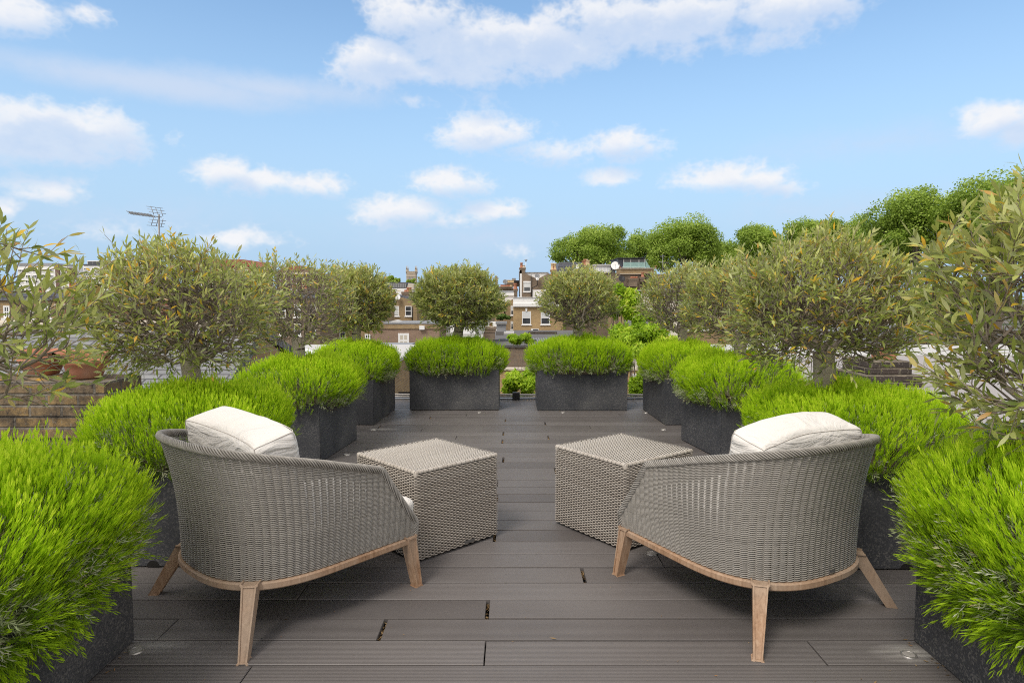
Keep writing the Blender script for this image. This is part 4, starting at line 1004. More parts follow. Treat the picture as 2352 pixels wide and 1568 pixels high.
def chimney(parent, mat, u0, v0, u1, v1, Y, depth, pots, floor_v=None, cap=True, name='chimney', potr=.13):
    x0, x1, z0, z1 = rect(u0, v0, u1, v1, Y)
    mb = MB(); mb.box((x0, Y, z0), (x1, Y + depth, z1))
    if cap:
        for k, (e, a, b_) in enumerate(((.05, -.30, -.15), (.09, -.15, .0))): mb.box((x0 - e, Y - e, z1 + a + .002 * k), (x1 + e, Y + depth + e, z1 + b_ + .003 * k))
    c = mesh_part(name, mat, parent, mb)
    for (u, vt, m) in pots:
        p = at(u, vt, Y + depth * .5); hgt = max(.25, p[2] - z1); x = p[0]
        b_ = MB(); r = potr; b_.lathe((x, Y + depth * .5, z1), [(r * 1.15, 0), (r * 1.15, .06), (r * .95, .1), (r * .82, hgt * .8), (r * 1.05, hgt * .84), (r * 1.05, hgt * .97), (r * .75, hgt), (r * .7, hgt * .7)], 12)
        mesh_part('chimney_pot', m, c, b_)
    return c
def pipe(parent, pts, Y, r=.05, mat='black', name='drainpipe'):
    P = [at(u, v, Y) for u, v in pts]; mb = MB()
    P = [np.array([p[0], Y - .06, p[2]]) for p in P]
    for a, b_ in zip(P[:-1], P[1:]): mb.cyl(a, b_, r, n=8)
    return mesh_part(name, mat, parent, mb)
def dish(u, v, Y, r, label, mat='lead', face=(.3, -1, .35), post=.5):
    p = at(u, v, Y); t = thing('satellite_dish', label, 'satellite dish', tuple(p), 0, 'satellite dishes on the roofs')
    q = Vector(face).to_track_quat('Z', 'Y').to_matrix(); mb = MB()
    mb.lathe((0, 0, 0), [(.005, -.16 * r), (r * .4, -.14 * r), (r * .75, -.07 * r), (r, .02 * r), (r * 1.01, 0), (r * .75, -.10 * r), (.005, -.2 * r)], 22)
    for i, vv in enumerate(mb.v): mb.v[i] = vv @ np.array(q).T
    mesh_part('reflector', mat, t, mb)
    mb = MB(); tip = np.array(q @ Vector((0, -.15 * r, r * .95))); b0 = np.array(q @ Vector((0, -r * .9, 0)))
    mb.cyl(b0, tip, .02, n=6); mb.cyl(tip, tip * 1.1, .045, n=8); mesh_part('receiver_arm', 'grey_pipe', t, mb)
    mb = MB(); mb.cyl((0, .15 * r, -.1 * r), (0, .3, -post), .03, n=6); mesh_part('mount', 'grey_pipe', t, mb)
    return t
def house(label, cat='house', u=1176, Y=50, name='brick_house', group='town houses beyond the terrace'):
    return thing(name, label, cat, (0, 0, 0), 0, group)

# ------------------------------------------------------------------ ground and the terrace's own building
mb = MB(); s_ = 4000; mb.add([(-s_, -200, GROUND), (s_, -200, GROUND), (s_, 5000, GROUND), (-s_, 5000, GROUND)], [(0, 1, 2, 3)])
tag(mb.build('ground', M['ground']), kind='structure')
t = thing('terrace_house', 'brick house carrying the roof terrace and its deck', 'house', (0, 0, 0))
mb = MB(); mb.box((-2.42, -3.0, GROUND), (2.52, 7.99, -.125)); mesh_part('wall', 'brick_yellow', t, mb)
mb = MB(); mb.box((-2.45, 7.94, -.12), (2.55, 8.06, .012)); mesh_part('edge_kerb', 'lead', t, mb)
t = thing('edge_rail', 'low pale cable rail with black clamp along the back edge of the deck', 'rail', (0, 0, 0))
mb = MB()
for z, x0, x1, sag in ((.062, -2.3, 2.4, .004), (.036, -2.3, 2.4, .006)):
    xs = np.linspace(x0, x1, 24); mb.wire([(x, 7.93 + .004 * math.sin(3 * x), z - sag * math.sin(5 * x)) for x in xs], .011, 8)
mesh_part('cable', 'steel', t, mb)
mb = MB(); p = onz(1186, 926, .03)
mb.cbox((p[0] - .045, 7.895, .004), (p[0] + .045, 7.955, .092), .006); mesh_part('clamp', 'black', t, mb)

# ------------------------------------------------------------------ left: neighbouring chimney, pots and slate roof
t = thing('brick_chimney', 'old soot stained brick chimney stack with yellow lichen beside the terrace', 'chimney', (0, 0, 0))
x1c = -2.86; mb = MB(); rng = np.random.default_rng(2)
for k in range(14):     # courses corbel out and back, each a little out of true
    z1 = .655 - k * .079; z0 = z1 - .079 + .0008; e = [.0, .006, .016, .008, .018, .004][k] if k < 6 else -.02
    mb.cbox((-6.2, 4.52 - e, z0), (x1c + e, 4.98 + e, z1), .004, tint=rng.random())
mb.box((-6.15, 4.56, GROUND), (x1c - .05, 4.94, -.45)); mesh_part('stack', 'brick_old', t, mb)
bm = bmesh.new(); bmesh.ops.create_grid(bm, x_segments=60, y_segments=16, size=.5); mb = MB()
for v in bm.verts: 
    x = -6.2 + (v.co.x + .5) * (6.2 + x1c); y = 4.52 + (v.co.y + .5) * .46; edge = min(1, min(x1c - x, y - 4.52, 4.98 - y) / .12)
    v.co = Vector((x, y, .657 + .02 * max(0, edge) * (1 + .6 * mnoise.noise(Vector((x * 4, y * 4, 0)))) + .008 * mnoise.noise(Vector((x * 15, y * 15, 3)))))
mb.bm(bm, smooth=True); mesh_part('flaunching', 'brick_old', t, mb)
def horn_pot(u, v, label, rz, s=1.0):
    p = onz(u, v, .69); t = thing('terracotta_bonnet', label, 'chimney pot', (p[0], p[1], .675), rz, 'terracotta chimney bonnets on the stack')
    s *= .86
    prof = [(.10, 0), (.115, .015), (.135, .06), (.150, .11), (.165, .125), (.168, .15), (.158, .155), (.150, .14), (.13, .10), (.10, .06)]
    mb = MB(); mb.lathe((0, 0, 0), [(r * s * 1.05, z * s) for r, z in prof], 28); mesh_part('bowl', 'terracotta', t, mb)
    # half-hood that stands in the bowl and flares to a lip
    mb = MB(); A = np.linspace(math.radians(-25), math.radians(205), 26); sec = [(.135, .10), (.145, .14), (.165, .18), (.205, .205), (.21, .22), (.195, .222), (.155, .195), (.132, .15), (.12, .10)]
    V = [(r * s * math.cos(a) * 1.15, r * s * math.sin(a), z * s) for r, z in sec for a in A]; n = len(A)
    mb.add(V, [(i * n + j, i * n + j + 1, (i + 1) * n + j + 1, (i + 1) * n + j) for i in range(len(sec) - 1) for j in range(n - 1)], .5, 0, True)
    mesh_part('hood', 'terracotta', t, mb)
    mb = MB(); mb.lathe((0, 0, 0), [(.105 * s, .045 * s), (.001, .05 * s)], 20); mesh_part('flue', 'void', t, mb)
    return t
horn_pot(198, 862, 'terracotta bonnet nearer the armchair on the old brick chimney', .35)
horn_pot(98, 858, 'terracotta bonnet further from the armchair, half behind olive leaves', -.3)
t = house('low slate roofed house beyond the old brick chimney', 'house', name='slate_house', group=None)
mb = MB(); zr, ze = .86, -.45; yr, ye = 8.7, 5.3
mb.prism([(-14, ye, ze), (-2.95, ye, ze), (-3.35, yr, zr), (-14, yr, zr)], (0, .05, -.12)); mb.prism([(-14, yr + .05, zr - .001), (-3.35, yr + .05, zr - .001), (-2.95, yr + 3.4, ze), (-14, yr + 3.4, ze)], (0, 0, -.12)); mesh_part('roof', 'slate', t, mb)
mb = MB(); mb.box((-13.8, 5.5, GROUND), (-3.1, 12.0, -.6)); mb.prism([(-3.10, 11.9, -.61), (-3.10, 5.5, -.61), (-3.36, 8.7, .72)], (-.2, 0, 0)); mesh_part('wall', 'brick_yellow', t, mb)
mb = MB(); mb.cyl((-14, yr + .02, zr + .02), (-3.34, yr + .02, zr + .02), .075, n=10); mesh_part('ridge', 'coping', t, mb)

# television aerial on a tall mast
t = thing('tv_aerial', 'long spiky television aerial on a tall grey mast above the olive tree', 'aerial', (0, 0, 0))
Ya = 17.0; p0 = at(367, 700, Ya); p1 = at(365, 492, Ya); mb = MB(); mb.cyl(p0, p1, .026, .022, 10); mesh_part('mast', 'grey_pipe', t, mb)
bt = at(366, 498, Ya); tip = at(297, 489, Ya - .15); mb = MB(); mb.cyl(bt + np.array([.06, 0, -.01]), tip, .012, n=6); mesh_part('boom', 'grey_pipe', t, mb)
d = tip - bt; mb = MB()
for k in range(17):
    c = bt + d * (.22 + .78 * k / 16); r = .075
    mb.cyl(c + np.array([-.03, -r, .042]), c + np.array([.03, r, -.035]), .0065, n=5); mb.cyl(c + np.array([.03, -r, -.035]), c + np.array([-.03, r, .042]), .0065, n=5)
mesh_part('directors', 'grey_pipe', t, mb)
mb = MB(); c = bt + d * .08
for sg in (1, -1):
    a = c + np.array([0, 0, .03 * sg]); e = a + np.array([-.12, 0, .21 * sg]); 
    for y in (-.22, 0, .22): mb.cyl(a + np.array([0.04, y, 0]), e + np.array([.06, y * 1.05 + .06, 0]), .008, n=5)
    for f in (.3, .65, 1): 
        q = a + (e - a) * f + np.array([.05, .03 * f, 0]); mb.cyl(q + np.array([-.11, -.2, 0]), q + np.array([.11, .2, 0]), .006, n=5)
mesh_part('reflector', 'grey_pipe', t, mb)
# brick house with the stack that carries the mast
t = house('red brown brick house with red chimney pots below the aerial', Y=17)
wall(t, 'wall', 'brick_red', 132, 702, 330, 760, 24, 6, GROUND); 
mb = MB(); x0, x1, z0, z1 = rect(128, 698, 334, 703, 24); mb.box((x0, 23.9, z0), (x1, 30.1, z1)); mesh_part('coping', 'coping', t, mb)
chimney(t, 'brick_red', 345, 690, 392, 760, Ya - .3, .6, ((354, 668, 'terracotta'), (378, 670, 'creampot')))
chimney(t, 'brick_red', 150, 684, 178, 704, 26, .9, ((156, 664, 'terracotta'), (165, 664, 'terracotta'), (173, 664, 'terracotta')))
window(t, 180, 718, 192, 742, 24, (1, 2))
t = house('pale yellow brick house with small white windows, behind the straggly olive', Y=34)
wall(t, 'wall', 'brick_yellow', -60, 690, 130, 760, 34, 7, GROUND)
gable(t, 'roof', 'slate_far', [(-70, 690), (138, 690), (118, 672), (-70, 672)], 33.9, 7.3)
for u in (8, 62, 102): window(t, u, 702, u + 16, 730, 34, (2, 2))
chimney(t, 'brick_brown', 72, 676, 104, 690, 36, 1.0, ((78, 660, 'terracotta'), (88, 658, 'creampot'), (98, 660, 'terracotta')))

# white apartment blocks
def white_block(label, u0, v0, u1, v1, Y, cols, rows, pent, skip=()):
    t = thing('apartment_block', label, 'apartment block', (0, 0, 0), 0, 'white apartment blocks on the skyline')
    wall(t, 'wall', 'render_white', u0, v0, u1, v1, Y, 16, GROUND)
    du = (u1 - u0) / cols
    for r in range(rows):
        for c in range(cols):
            ua = u0 + (c + .10) * du; va = v0 + 6.5 + r * 12.6
            window(t, ua, va, ua + du * .74, va + 6.6, Y, (3, 1), 0, False, fw=.13, proud=.12)
    if pent:
        a, b_ = pent; wall(t, 'penthouse', 'paint_white', a, v0 - 9.5, b_, v0 - 1.0, Y + 1.6, 11)
        mb = MB(); x0, x1, z0, z1 = rect(a + 1, v0 - 7.5, b_ - 1, v0 - 1.5, Y + 1.6); nn = 9
        for k in range(nn): mb.box((x0 + (x1 - x0) * (k + .06) / nn, Y + 1.5, z0), (x0 + (x1 - x0) * (k + .94) / nn, Y + 1.61, z1))
        mesh_part('glazing', 'glass', t, mb)
        wall(t, 'parapet_band', 'navy', u0, v0 - 1.6, u1, v0 + 1.4, Y - .18, 1.6)
    return t
white_block('white apartment block with a glazed top storey and dark parapet band', 191, 608, 316, 680, 150, 7, 5, (200, 300))
b2 = white_block('white apartment block half hidden by the straggly olive', 40, 612, 160, 680, 165, 7, 5, None)
wall(b2, 'stair_shaft', 'brick_mansion', 126, 608, 138, 680, 164.6, 3, GROUND); wall(b2, 'end_bay', 'brick_mansion', 153, 615, 158, 640, 164.7, 3)
wall(b2, 'top_storey', 'lead', 44, 604, 120, 612, 168, 8)
# brown mansion block behind the thin olive
t = thing('mansion_block', 'dark brown brick mansion block with pale cornice and red roof', 'apartment block', (0, 0, 0))
wall(t, 'wall', 'brick_mansion', 636, 630, 722, 700, 170, 16, GROUND); wall(t, 'cornice', 'coping', 634, 625, 724, 630, 169.4, 17); wall(t, 'attic', 'brick_mansion', 640, 619, 716, 625, 172, 10)
gable(t, 'roof', 'redtile', [(650, 619), (700, 619), (690, 610), (658, 610)], 173, 9)
for r in range(4):
    for c in range(6): window(t, 642 + c * 13, 636 + r * 13, 646 + c * 13, 643 + r * 13, 170, (1, 2), 0, False, fw=.12, proud=.1)
t = thing('mansion_block', 'red brick mansion with stepped roofline behind the broad olive', 'apartment block', (0, 0, 0))
wall(t, 'wall', 'brick_red', 452, 612, 580, 700, 160, 14, GROUND); gable(t, 'roof', 'redtile', [(450, 612), (584, 612), (560, 596), (474, 596)], 159.8, 14.5)
for r in range(3):
    for c in range(8): window(t, 458 + c * 15, 619 + r * 15, 464 + c * 15, 628 + r * 15, 160, (1, 2), 0, False, fw=.12, proud=.1)

# filler terraces between the trees on the left
FT = [('grey slate roofed terrace house with yellow brick back wall behind the broad olive', 330, 560, 668, 60, 'brick_yellow'), ('stock brick terrace house below the mansion block', 560, 735, 678, 56, 'brick_brown'),
      ('terrace house of pale stock brick left of the gabled pair', 735, 872, 690, 62, 'brick_yellow'), ('long brown terrace house low on the skyline behind the straggly olive', 120, 335, 676, 75, 'brick_brown')]
for lab, u0, u1, v, Y, m in FT:
    t = house(lab, Y=Y); wall(t, 'wall', m, u0, v + 6, u1, 770, Y, 8, GROUND)
    gable(t, 'roof', 'slate_far', [(u0 - 3, v + 6), (u1 + 3, v + 6), (u1 - 6, v - 9), (u0 + 6, v - 9)], Y - .15, 8.4)
    n = int((u1 - u0) / 34)
    for k in range(n):
        ua = u0 + (k + .3) * (u1 - u0) / n
        for r in range(2): window(t, ua, v + 22 + r * 40 * 60 / Y, ua + 15 * 60 / Y, v + 22 + r * 40 * 60 / Y + 26 * 60 / Y, Y, (1, 2), .4 * ((k + r) % 2))
    for q in (.22, .78):
        u = u0 + (u1 - u0) * q; chimney(t, 'brick_brown', u - 11, v - 16, u + 11, v + 4, Y + 3, .9, ((u - 6, v - 27, 'terracotta'), (u + 1, v - 28, 'creampot'), (u + 7, v - 27, 'terracotta')))
# pale flat roofs beyond the thin olive
t = thing('flat_roof_building', 'low building with pale flat roof and a white sloping rooflight', 'building', (0, 0, 0))
mb = MB(); mb.box((-7.2, 14.0, GROUND), (-3.0, 22.0, -.42)); mesh_part('wall', 'brick_yellow', t, mb)
mb = MB(); mb.box((-7.25, 13.9, -.418), (-2.95, 22.1, -.34)); mesh_part('roof', 'palefelt', t, mb)
mb = MB(); mb.prism([(-5.6, 15.5, -.336), (-4.6, 15.5, -.336), (-5.6, 15.5, -.02)], (0, 1.5, 0)); mesh_part('rooflight', 'paint_white', t, mb)
t = thing('flat_roof_building', 'dark lead flat roofed building below the compact corner olive', 'building', (0, 0, 0))
mb = MB(); mb.box((-8.0, 24.0, GROUND), (-5.2, 34, -1.2)); mesh_part('wall', 'brick_brown', t, mb); mb = MB(); mb.box((-8.1, 23.9, -1.198), (-5.1, 34.1, -1.1)); mesh_part('roof', 'lead', t, mb)

# ------------------------------------------------------------------ centre left houses
t = house('pinkish brick back extension with a white mullioned window above the planter', Y=60)
wall(t, 'wall', 'brick_pink', 846, 755, 1010, 812, 60, 6, GROUND); wall(t, 'parapet', 'brick_yellow', 844, 744, 1012, 755, 59.9, 6.2); wall(t, 'coping', 'lead', 843, 741.5, 1013, 744, 59.85, 6.3)
window(t, 914.5, 765, 940, 799, 60, (2, 2), .9, True, fw=.19, cloth='curtain'); window(t, 838, 767, 851, 786, 59.9, (2, 2), 0, False, fw=.1)
wall(t, 'side_wing', 'brick_yellow', 820, 760, 846, 812, 60.6, 5, GROUND); wall(t, 'wing_sash', 'paint_white', 963, 748, 975, 757, 59.7, .3)
t = house('yellow stock brick house with a curved gable and two white sash windows', Y=74)
gable(t, 'wall', 'brick_yellow', [(893, 800), (958, 800), (958, 691), (938, 688), (922, 683), (906, 688), (893, 694)], 74, 9)
gable(t, 'roof', 'slate_far', [(872, 698), (893, 694), (906, 688), (922, 682), (938, 687), (962, 691), (962, 684), (905, 676), (872, 690)], 74.5, 9)
window(t, 902.5, 702.7, 916.8, 725.5, 74, (1, 2), .95); window(t, 930.5, 702.7, 945.5, 725.5, 74, (1, 2))
pipe(t, [(947, 704), (947, 740)], 74); chimney(t, 'brick_brown', 923, 670, 949, 686, 76, 1.2, ((937, 660, 'terracotta'), (942, 660, 'terracotta'), (932, 667, 'terracotta')), potr=.18)
wall(t, 'dormer', 'render_white', 901, 678, 921, 687, 75.5, 3)
dish(913, 682, 73.5, .33, 'pale satellite dish on the curved gable roof', 'paint_white')
pk = thing('skylight', 'white domed rooflight on the roof of the pinkish brick extension', 'rooflight', (0, 0, 0))
gable(pk, 'dome', 'palefelt', [(893, 742), (918, 742), (913, 737.5), (905, 735.5), (899, 737.5)], 61.5, 2.2); wall(pk, 'kerb', 'lead', 892, 741.2, 919, 742.6, 61.3, 2.5)
t = house('mansard roofed house with a long glazed rooflight below the church tower', Y=100)
wall(t, 'wall', 'render_white', 885, 662, 950, 700, 100, 9, GROUND); gable(t, 'roof', 'slate_far', [(888, 662), (936, 662), (934, 648), (892, 648)], 100.3, 8)
gable(t, 'gable_wall', 'coping', [(934, 665), (950, 665), (950, 652), (938, 650)], 99.8, 8)
mb = MB(); x0, x1, z0, z1 = rect(893, 651, 933, 660, 100)
for k in range(10): mb.box((x0 + (x1 - x0) * (k + .1) / 10, 100.1, z0), (x0 + (x1 - x0) * (k + .9) / 10, 100.28, z1))
mesh_part('rooflight', 'lead', t, mb)
for u in (893, 904.5): chimney(t, 'brick_red', u - 3, 672, u + 3, 690, 97, 1.0, ((u, 664, 'terracotta'),), cap=False, potr=.22)
# church tower
t = thing('church_tower', 'pale stone church tower with four corner pinnacles on the skyline', 'church tower', (0, 0, 0))
Yc = 400; wall(t, 'tower', 'stone', 933.2, 629, 955, 680, Yc, 5.9, GROUND); wall(t, 'string_course', 'coping', 932.6, 633.5, 955.6, 634.4, Yc - .25, 6.4); wall(t, 'parapet', 'stone', 932.8, 624.5, 955.4, 629, Yc - .1, 6.1)
mb = MB(); x0, x1, z0, z1 = rect(933, 622.8, 955.2, 624.6, Yc)
for k in range(5): mb.box((x0 + (x1 - x0) * (k * 2 + .3) / 10, Yc, z0), (x0 + (x1 - x0) * (k * 2 + 1.4) / 10, Yc + 5.8, z1))
mesh_part('battlements', 'stone', t, mb)
zt = rect(933, 610, 955, 625, Yc)
for dx in (.03, .97):
    for dy in (.3, 5.5):
        mb = MB(); x = zt[0] + (zt[1] - zt[0]) * dx; h0, h1 = zt[2], zt[3]; hh = h1 - h0
        mb.cyl((x, Yc + dy, h0 - .5), (x, Yc + dy, h0 + hh * .4), .52, .48, 8); mb.cyl((x, Yc + dy, h0 + hh * .4), (x, Yc + dy, h1 + (.3 if dy > 3 else 0)), .45, .05, 8); mesh_part('pinnacle', 'stone', t, mb)
for (a, b_) in ((938.5, 943), (945.5, 950)):
    gable(t, 'belfry_louvre', 'lead', [(a, 646), (b_, 646), (b_, 638), ((a + b_) / 2, 635.5), (a, 638)], Yc - .08, .3)

# ------------------------------------------------------------------ centre right houses
X5 = lambda x: 1088.9 + .14353 * x
Y5 = lambda y: 566.2 + .14353 * y
t = house('golden brick house with a tall white parapet and two white sash windows', Y=75)
wall(t, 'wall', 'brick_gold', X5(628), Y5(960), X5(1420), Y5(1500), 75, 9, GROUND); wall(t, 'parapet', 'render_white', X5(626), Y5(815), X5(1300), Y5(912), 74.9, 6)
wall(t, 'cornice', 'render_white', X5(622), Y5(912), X5(1420), Y5(962), 74.7, 6.2); wall(t, 'parapet_lip', 'paint_white', X5(622), Y5(809), X5(1304), Y5(817), 74.8, 6.2)
for a, b_ in ((768, 908), (1068, 1212)): window(t, X5(a), Y5(1036), X5(b_), Y5(1246), 75, (1, 2), .5)
for c in (836, 1140):
    gable(t, 'keystone', 'paint_white', [(X5(c - 12), Y5(1034)), (X5(c + 12), Y5(1034)), (X5(c + 17), Y5(986)), (X5(c - 17), Y5(986))], 74.88, .2)
a_ = thing('air_conditioner', 'white air conditioning unit with dark grille at the foot of the golden brick wall', 'air conditioner', (0, 0, 0))
wall(a_, 'casing', 'paint_white', X5(912), Y5(1316), X5(1034), Y5(1364), 74.2, .5); wall(a_, 'grille', 'black', X5(944), Y5(1320), X5(1026), Y5(1362), 74.15, .1)
t = house('brown brick house with a white V shaped parapet and satellite dish', Y=86)
gable(t, 'wall', 'brick_brown', [(X5(762), Y5(960)), (X5(1290), Y5(960)), (X5(1290), Y5(470)), (X5(1190), Y5(428)), (X5(1015), Y5(520)), (X5(816), Y5(428)), (X5(762), Y5(428))], 86, 10)
gable(t, 'parapet', 'render_white', [(X5(816), Y5(430)), (X5(1015), Y5(522)), (X5(1190), Y5(430)), (X5(1190), Y5(413)), (X5(816), Y5(413))], 86.5, .4)
wall(t, 'pilaster', 'render_white', X5(728), Y5(380), X5(762), Y5(960), 86, 2, GROUND); wall(t, 'white_panel', 'render_white', X5(932), Y5(692), X5(1150), Y5(960), 85.85, .3); wall(t, 'parapet_cap', 'lead', X5(814), Y5(409), X5(1194), Y5(413.5), 86.3, .8)
window(t, X5(792), Y5(578), X5(904), Y5(722), 86, (1, 2), .45); wall(t, 'lintel', 'paint_white', X5(788), Y5(553), X5(908), Y5(579), 85.9, .3)
chimney(t, 'brick_brown', X5(733), Y5(338), X5(814), Y5(430), 86, 1.2, ((X5(758), Y5(258), 'terracotta'), (X5(795), Y5(296), 'coping')), potr=.2)
pipe(t, [(X5(913), Y5(450)), (X5(913), Y5(806))], 85.8); pipe(t, [(X5(1012), Y5(540)), (X5(1012), Y5(618)), (X5(930), Y5(664)), (X5(926), Y5(806))], 85.8); pipe(t, [(X5(724), Y5(390)), (X5(724), Y5(800))], 86)
dish(X5(1010), Y5(472), 85.3, .34, 'dark satellite dish in the dip of the V parapet', 'lead'); dish(X5(1012), Y5(516), 85, .2, 'small pale satellite dish just under the dark one', 'paint_white', post=.2)
t = thing('roof_aerial', 'thin white pole aerial beside the red chimney pot', 'aerial', (0, 0, 0)); mb = MB(); mb.cyl(at(X5(826), Y5(430), 87), at(X5(830), Y5(205), 87), .04, n=6); mesh_part('mast', 'paint_white', t, mb)
mb = MB(); c = at(X5(830), Y5(222), 87); mb.cyl(c - np.array([0, 0, .15]), c + np.array([0, 0, .15]), .1, n=8); mb.cyl(c + np.array([-.25, 0, .1]), c + np.array([.25, 0, .1]), .025, n=6); mesh_part('head', 'grey_pipe', t, mb)
t = house('yellow brick house with a white stepped parapet and drainpipe, left of the golden one', Y=82)
gable(t, 'wall', 'brick_yellow', [(X5(330), Y5(1500)), (X5(640), Y5(1500)), (X5(640), Y5(843)), (X5(520), Y5(885)), (X5(490), Y5(905)), (X5(330), Y5(840))], 82, 8)
gable(t, 'parapet', 'render_white', [(X5(380), Y5(840)), (X5(490), Y5(890)), (X5(640), Y5(835)), (X5(640), Y5(785)), (X5(380), Y5(785))], 83, 2); wall(t, 'cornice', 'render_white', X5(370), Y5(740), X5(640), Y5(786), 82.8, 3); wall(t, 'attic', 'lead', X5(380), Y5(704), X5(632), Y5(740), 83.4, 4)
window(t, X5(586), Y5(948), X5(632), Y5(1096), 82, (1, 2), .5); window(t, X5(586), Y5(1195), X5(632), Y5(1330), 82, (1, 2), .3); pipe(t, [(X5(490), Y5(895)), (X5(490), Y5(1090))], 82, .08)
t = house('row of brick chimney breasts crowded with red and buff pots', Y=95)
wall(t, 'wall', 'brick_brown', X5(260), Y5(670), X5(640), Y5(800), 95, 6, GROUND)
chimney(t, 'brick_brown', X5(262), Y5(640), X5(612), Y5(690), 94, 1.2, tuple((X5(x), Y5(608), 'terracotta' if k < 6 else 'creampot') for k, x in enumerate((440, 465, 490, 515, 540, 565, 592))), potr=.19)
chimney(t, 'brick_brown', X5(520), Y5(572), X5(722), Y5(640), 98, 1.2, tuple((X5(x), Y5(534), 'creampot') for x in (534, 558, 582, 606, 626)), potr=.2)
chimney(t, 'brick_brown', X5(630), Y5(680), X5(694), Y5(810), 88, 1.0, ((X5(660), Y5(588), 'terracotta'),), potr=.28)
wall(t, 'vent_box', 'lead', X5(606), Y5(505), X5(668), Y5(540), 99, 1.2); wall(t, 'dark_cap', 'black', X5(640), Y5(540), X5(724), Y5(570), 97, 1.0)
wall(t, 'tall_stack', 'brick_yellow', X5(338), Y5(480), X5(374), Y5(640), 120, 2)
dish(X5(498), Y5(565), 93, .36, 'grey satellite dish beside the buff pots', 'lead')
# nearer low roofs between the two back planters
t = thing('flat_roof_building', 'low roof with dark ribbed felt, white upstand and blackened parapet', 'building', (0, 0, 0))
x0, x1, z0, z1 = rect(X5(300), Y5(1405), X5(1900), Y5(1490), 42)
mb = MB(); mb.box((x0, 38, GROUND), (x1, 56, z0 - .2)); mesh_part('wall', 'brick_brown', t, mb); mb = MB(); mb.box((x0 - .1, 37.9, z0 - .198), (x1, 56, z0 - .08)); mesh_part('roof', 'felt', t, mb)
mb = MB()
for k in range(26): 
    x = x0 + .8 + k * .17; mb.prism([(x, 41, z0 - .078), (x + .12, 41, z0 - .078), (x + .06, 41, z0 + .0)], (0, 3.4, 0))
mesh_part('ribbed_sheet', 'lead', t, mb)
wall(t, 'parapet', 'brick_sooty', X5(870), Y5(1365), X5(1330), Y5(1405), 50, .5, z0 - .1); wall(t, 'upstand', 'palefelt', X5(476), Y5(1368), X5(640), Y5(1398), 50, 1.5); wall(t, 'gutter', 'black', X5(300), Y5(1492), X5(1000), Y5(1512), 37.7, .3)
t = thing('brick_chimney', 'short brown brick chimney stub with a square red pot, beyond the back planters', 'chimney', (0, 0, 0))
chimney(t, 'brick_brown', X5(146), Y5(1290), X5(330), Y5(1520), 40, .9, (), cap=True, name='stack'); wall(t, 'square_pot', 'redtile', X5(246), Y5(1224), X5(294), Y5(1290), 40.3, .35); wall(t, 'mortar_bed', 'coping', X5(235), Y5(1274), X5(322), Y5(1290), 40.2, .6)
t = thing('vent_cowl', 'grey box ventilator with a flat lead lid on the low roof', 'ventilator', (0, 0, 0))
wall(t, 'box', 'lead', X5(360), Y5(1240), X5(508), Y5(1362), 43, .9); wall(t, 'lid', 'grey_pipe', X5(344), Y5(1206), X5(526), Y5(1242), 42.85, 1.2); wall(t, 'plinth', 'felt', X5(350), Y5(1362), X5(470), Y5(1420), 43, 1)
t = thing('garden_wall', 'white painted wall behind the full rounded olive, with a lean-to', 'wall', (0, 0, 0))
wall(t, 'wall', 'render_white', X5(-380), Y5(1200), X5(365), Y5(1420), 58, .4, GROUND); wall(t, 'roof', 'palefelt', X5(-330), Y5(1396), X5(50), Y5(1426), 52, 4)
dish(X5(95), Y5(1330), 39.5, .34, 'grey satellite dish by the brick stub', 'lead', (-.5, -1, .3))

# right-hand houses
X9 = lambda x: 1364.7 + .14353 * x
t = house('brown stock brick house topped by a dark framed glass penthouse and terrace', Y=80)
wall(t, 'wall', 'brick_brown', X9(420), Y5(440), X9(1150), Y5(900), 80, 10, GROUND); wall(t, 'upper_wall', 'brick_yellow', X9(418), Y5(354), X9(960), Y5(436), 79.9, 3); wall(t, 'coping', 'coping', X9(414), Y5(343), X9(1000), Y5(355), 79.7, 3.4); wall(t, 'string', 'coping', X9(416), Y5(435), X9(962), Y5(442), 79.75, .5)
wall(t, 'penthouse', 'navy', X9(384), Y5(186), X9(812), Y5(345), 84, 6); wall(t, 'penthouse_roof', 'black', X9(374), Y5(178), X9(818), Y5(190), 83.4, 7)
mb = MB(); x0, x1, z0, z1 = rect(X9(470), Y5(204), X9(806), Y5(320), 84); mb.box((x0, 83.85, z0), (x1, 83.99, z1)); mesh_part('glazing', 'glass', t, mb)
mb = MB()
for k in (0, .33, .72, 1): mb.box((x0 + (x1 - x0) * k - .04, 83.8, z0), (x0 + (x1 - x0) * k + .04, 83.9, z1))
mesh_part('mullions', 'paint_white', t, mb); wall(t, 'sill_board', 'paint_white', X9(460), Y5(318), X9(818), Y5(332), 83.6, .3)
mb = MB(); x0, x1, z0, z1 = rect(X9(466), Y5(250), X9(818), Y5(340), 80.4)
mb.box((x0, 80.4, z0), (x1, 80.44, z1)); xb = rect(X9(900), Y5(250), X9(901), Y5(340), 80.4)[1]
mb.prism([(x1 + .04, 80.4, z0), (xb, 80.4, z0), (x1 + .04, 80.4, z1 + .25)], (0, .04, 0)); mesh_part('glass_balustrade', 'greenglass', t, mb)
chimney(t, 'brick_brown', X9(560), Y5(512), X9(692), Y5(640), 78.6, 1.4, (), cap=True); mb = MB()
for k in range(3):
    a = at(X9(582 + k * 36), Y5(496), 78.9); mb.cyl(a, a + np.array([.32, 0, 0]), .11, n=10)
mesh_part('fallen_pots', 'terracotta', t, mb)
chimney(t, 'brick_brown', X9(742), Y5(486), X9(806), Y5(560), 78.8, .8, ((X9(778), Y5(410), 'terracotta'),), potr=.2); chimney(t, 'brick_sooty', X9(836), Y5(432), X9(960), Y5(560), 79, .8, (), cap=True)
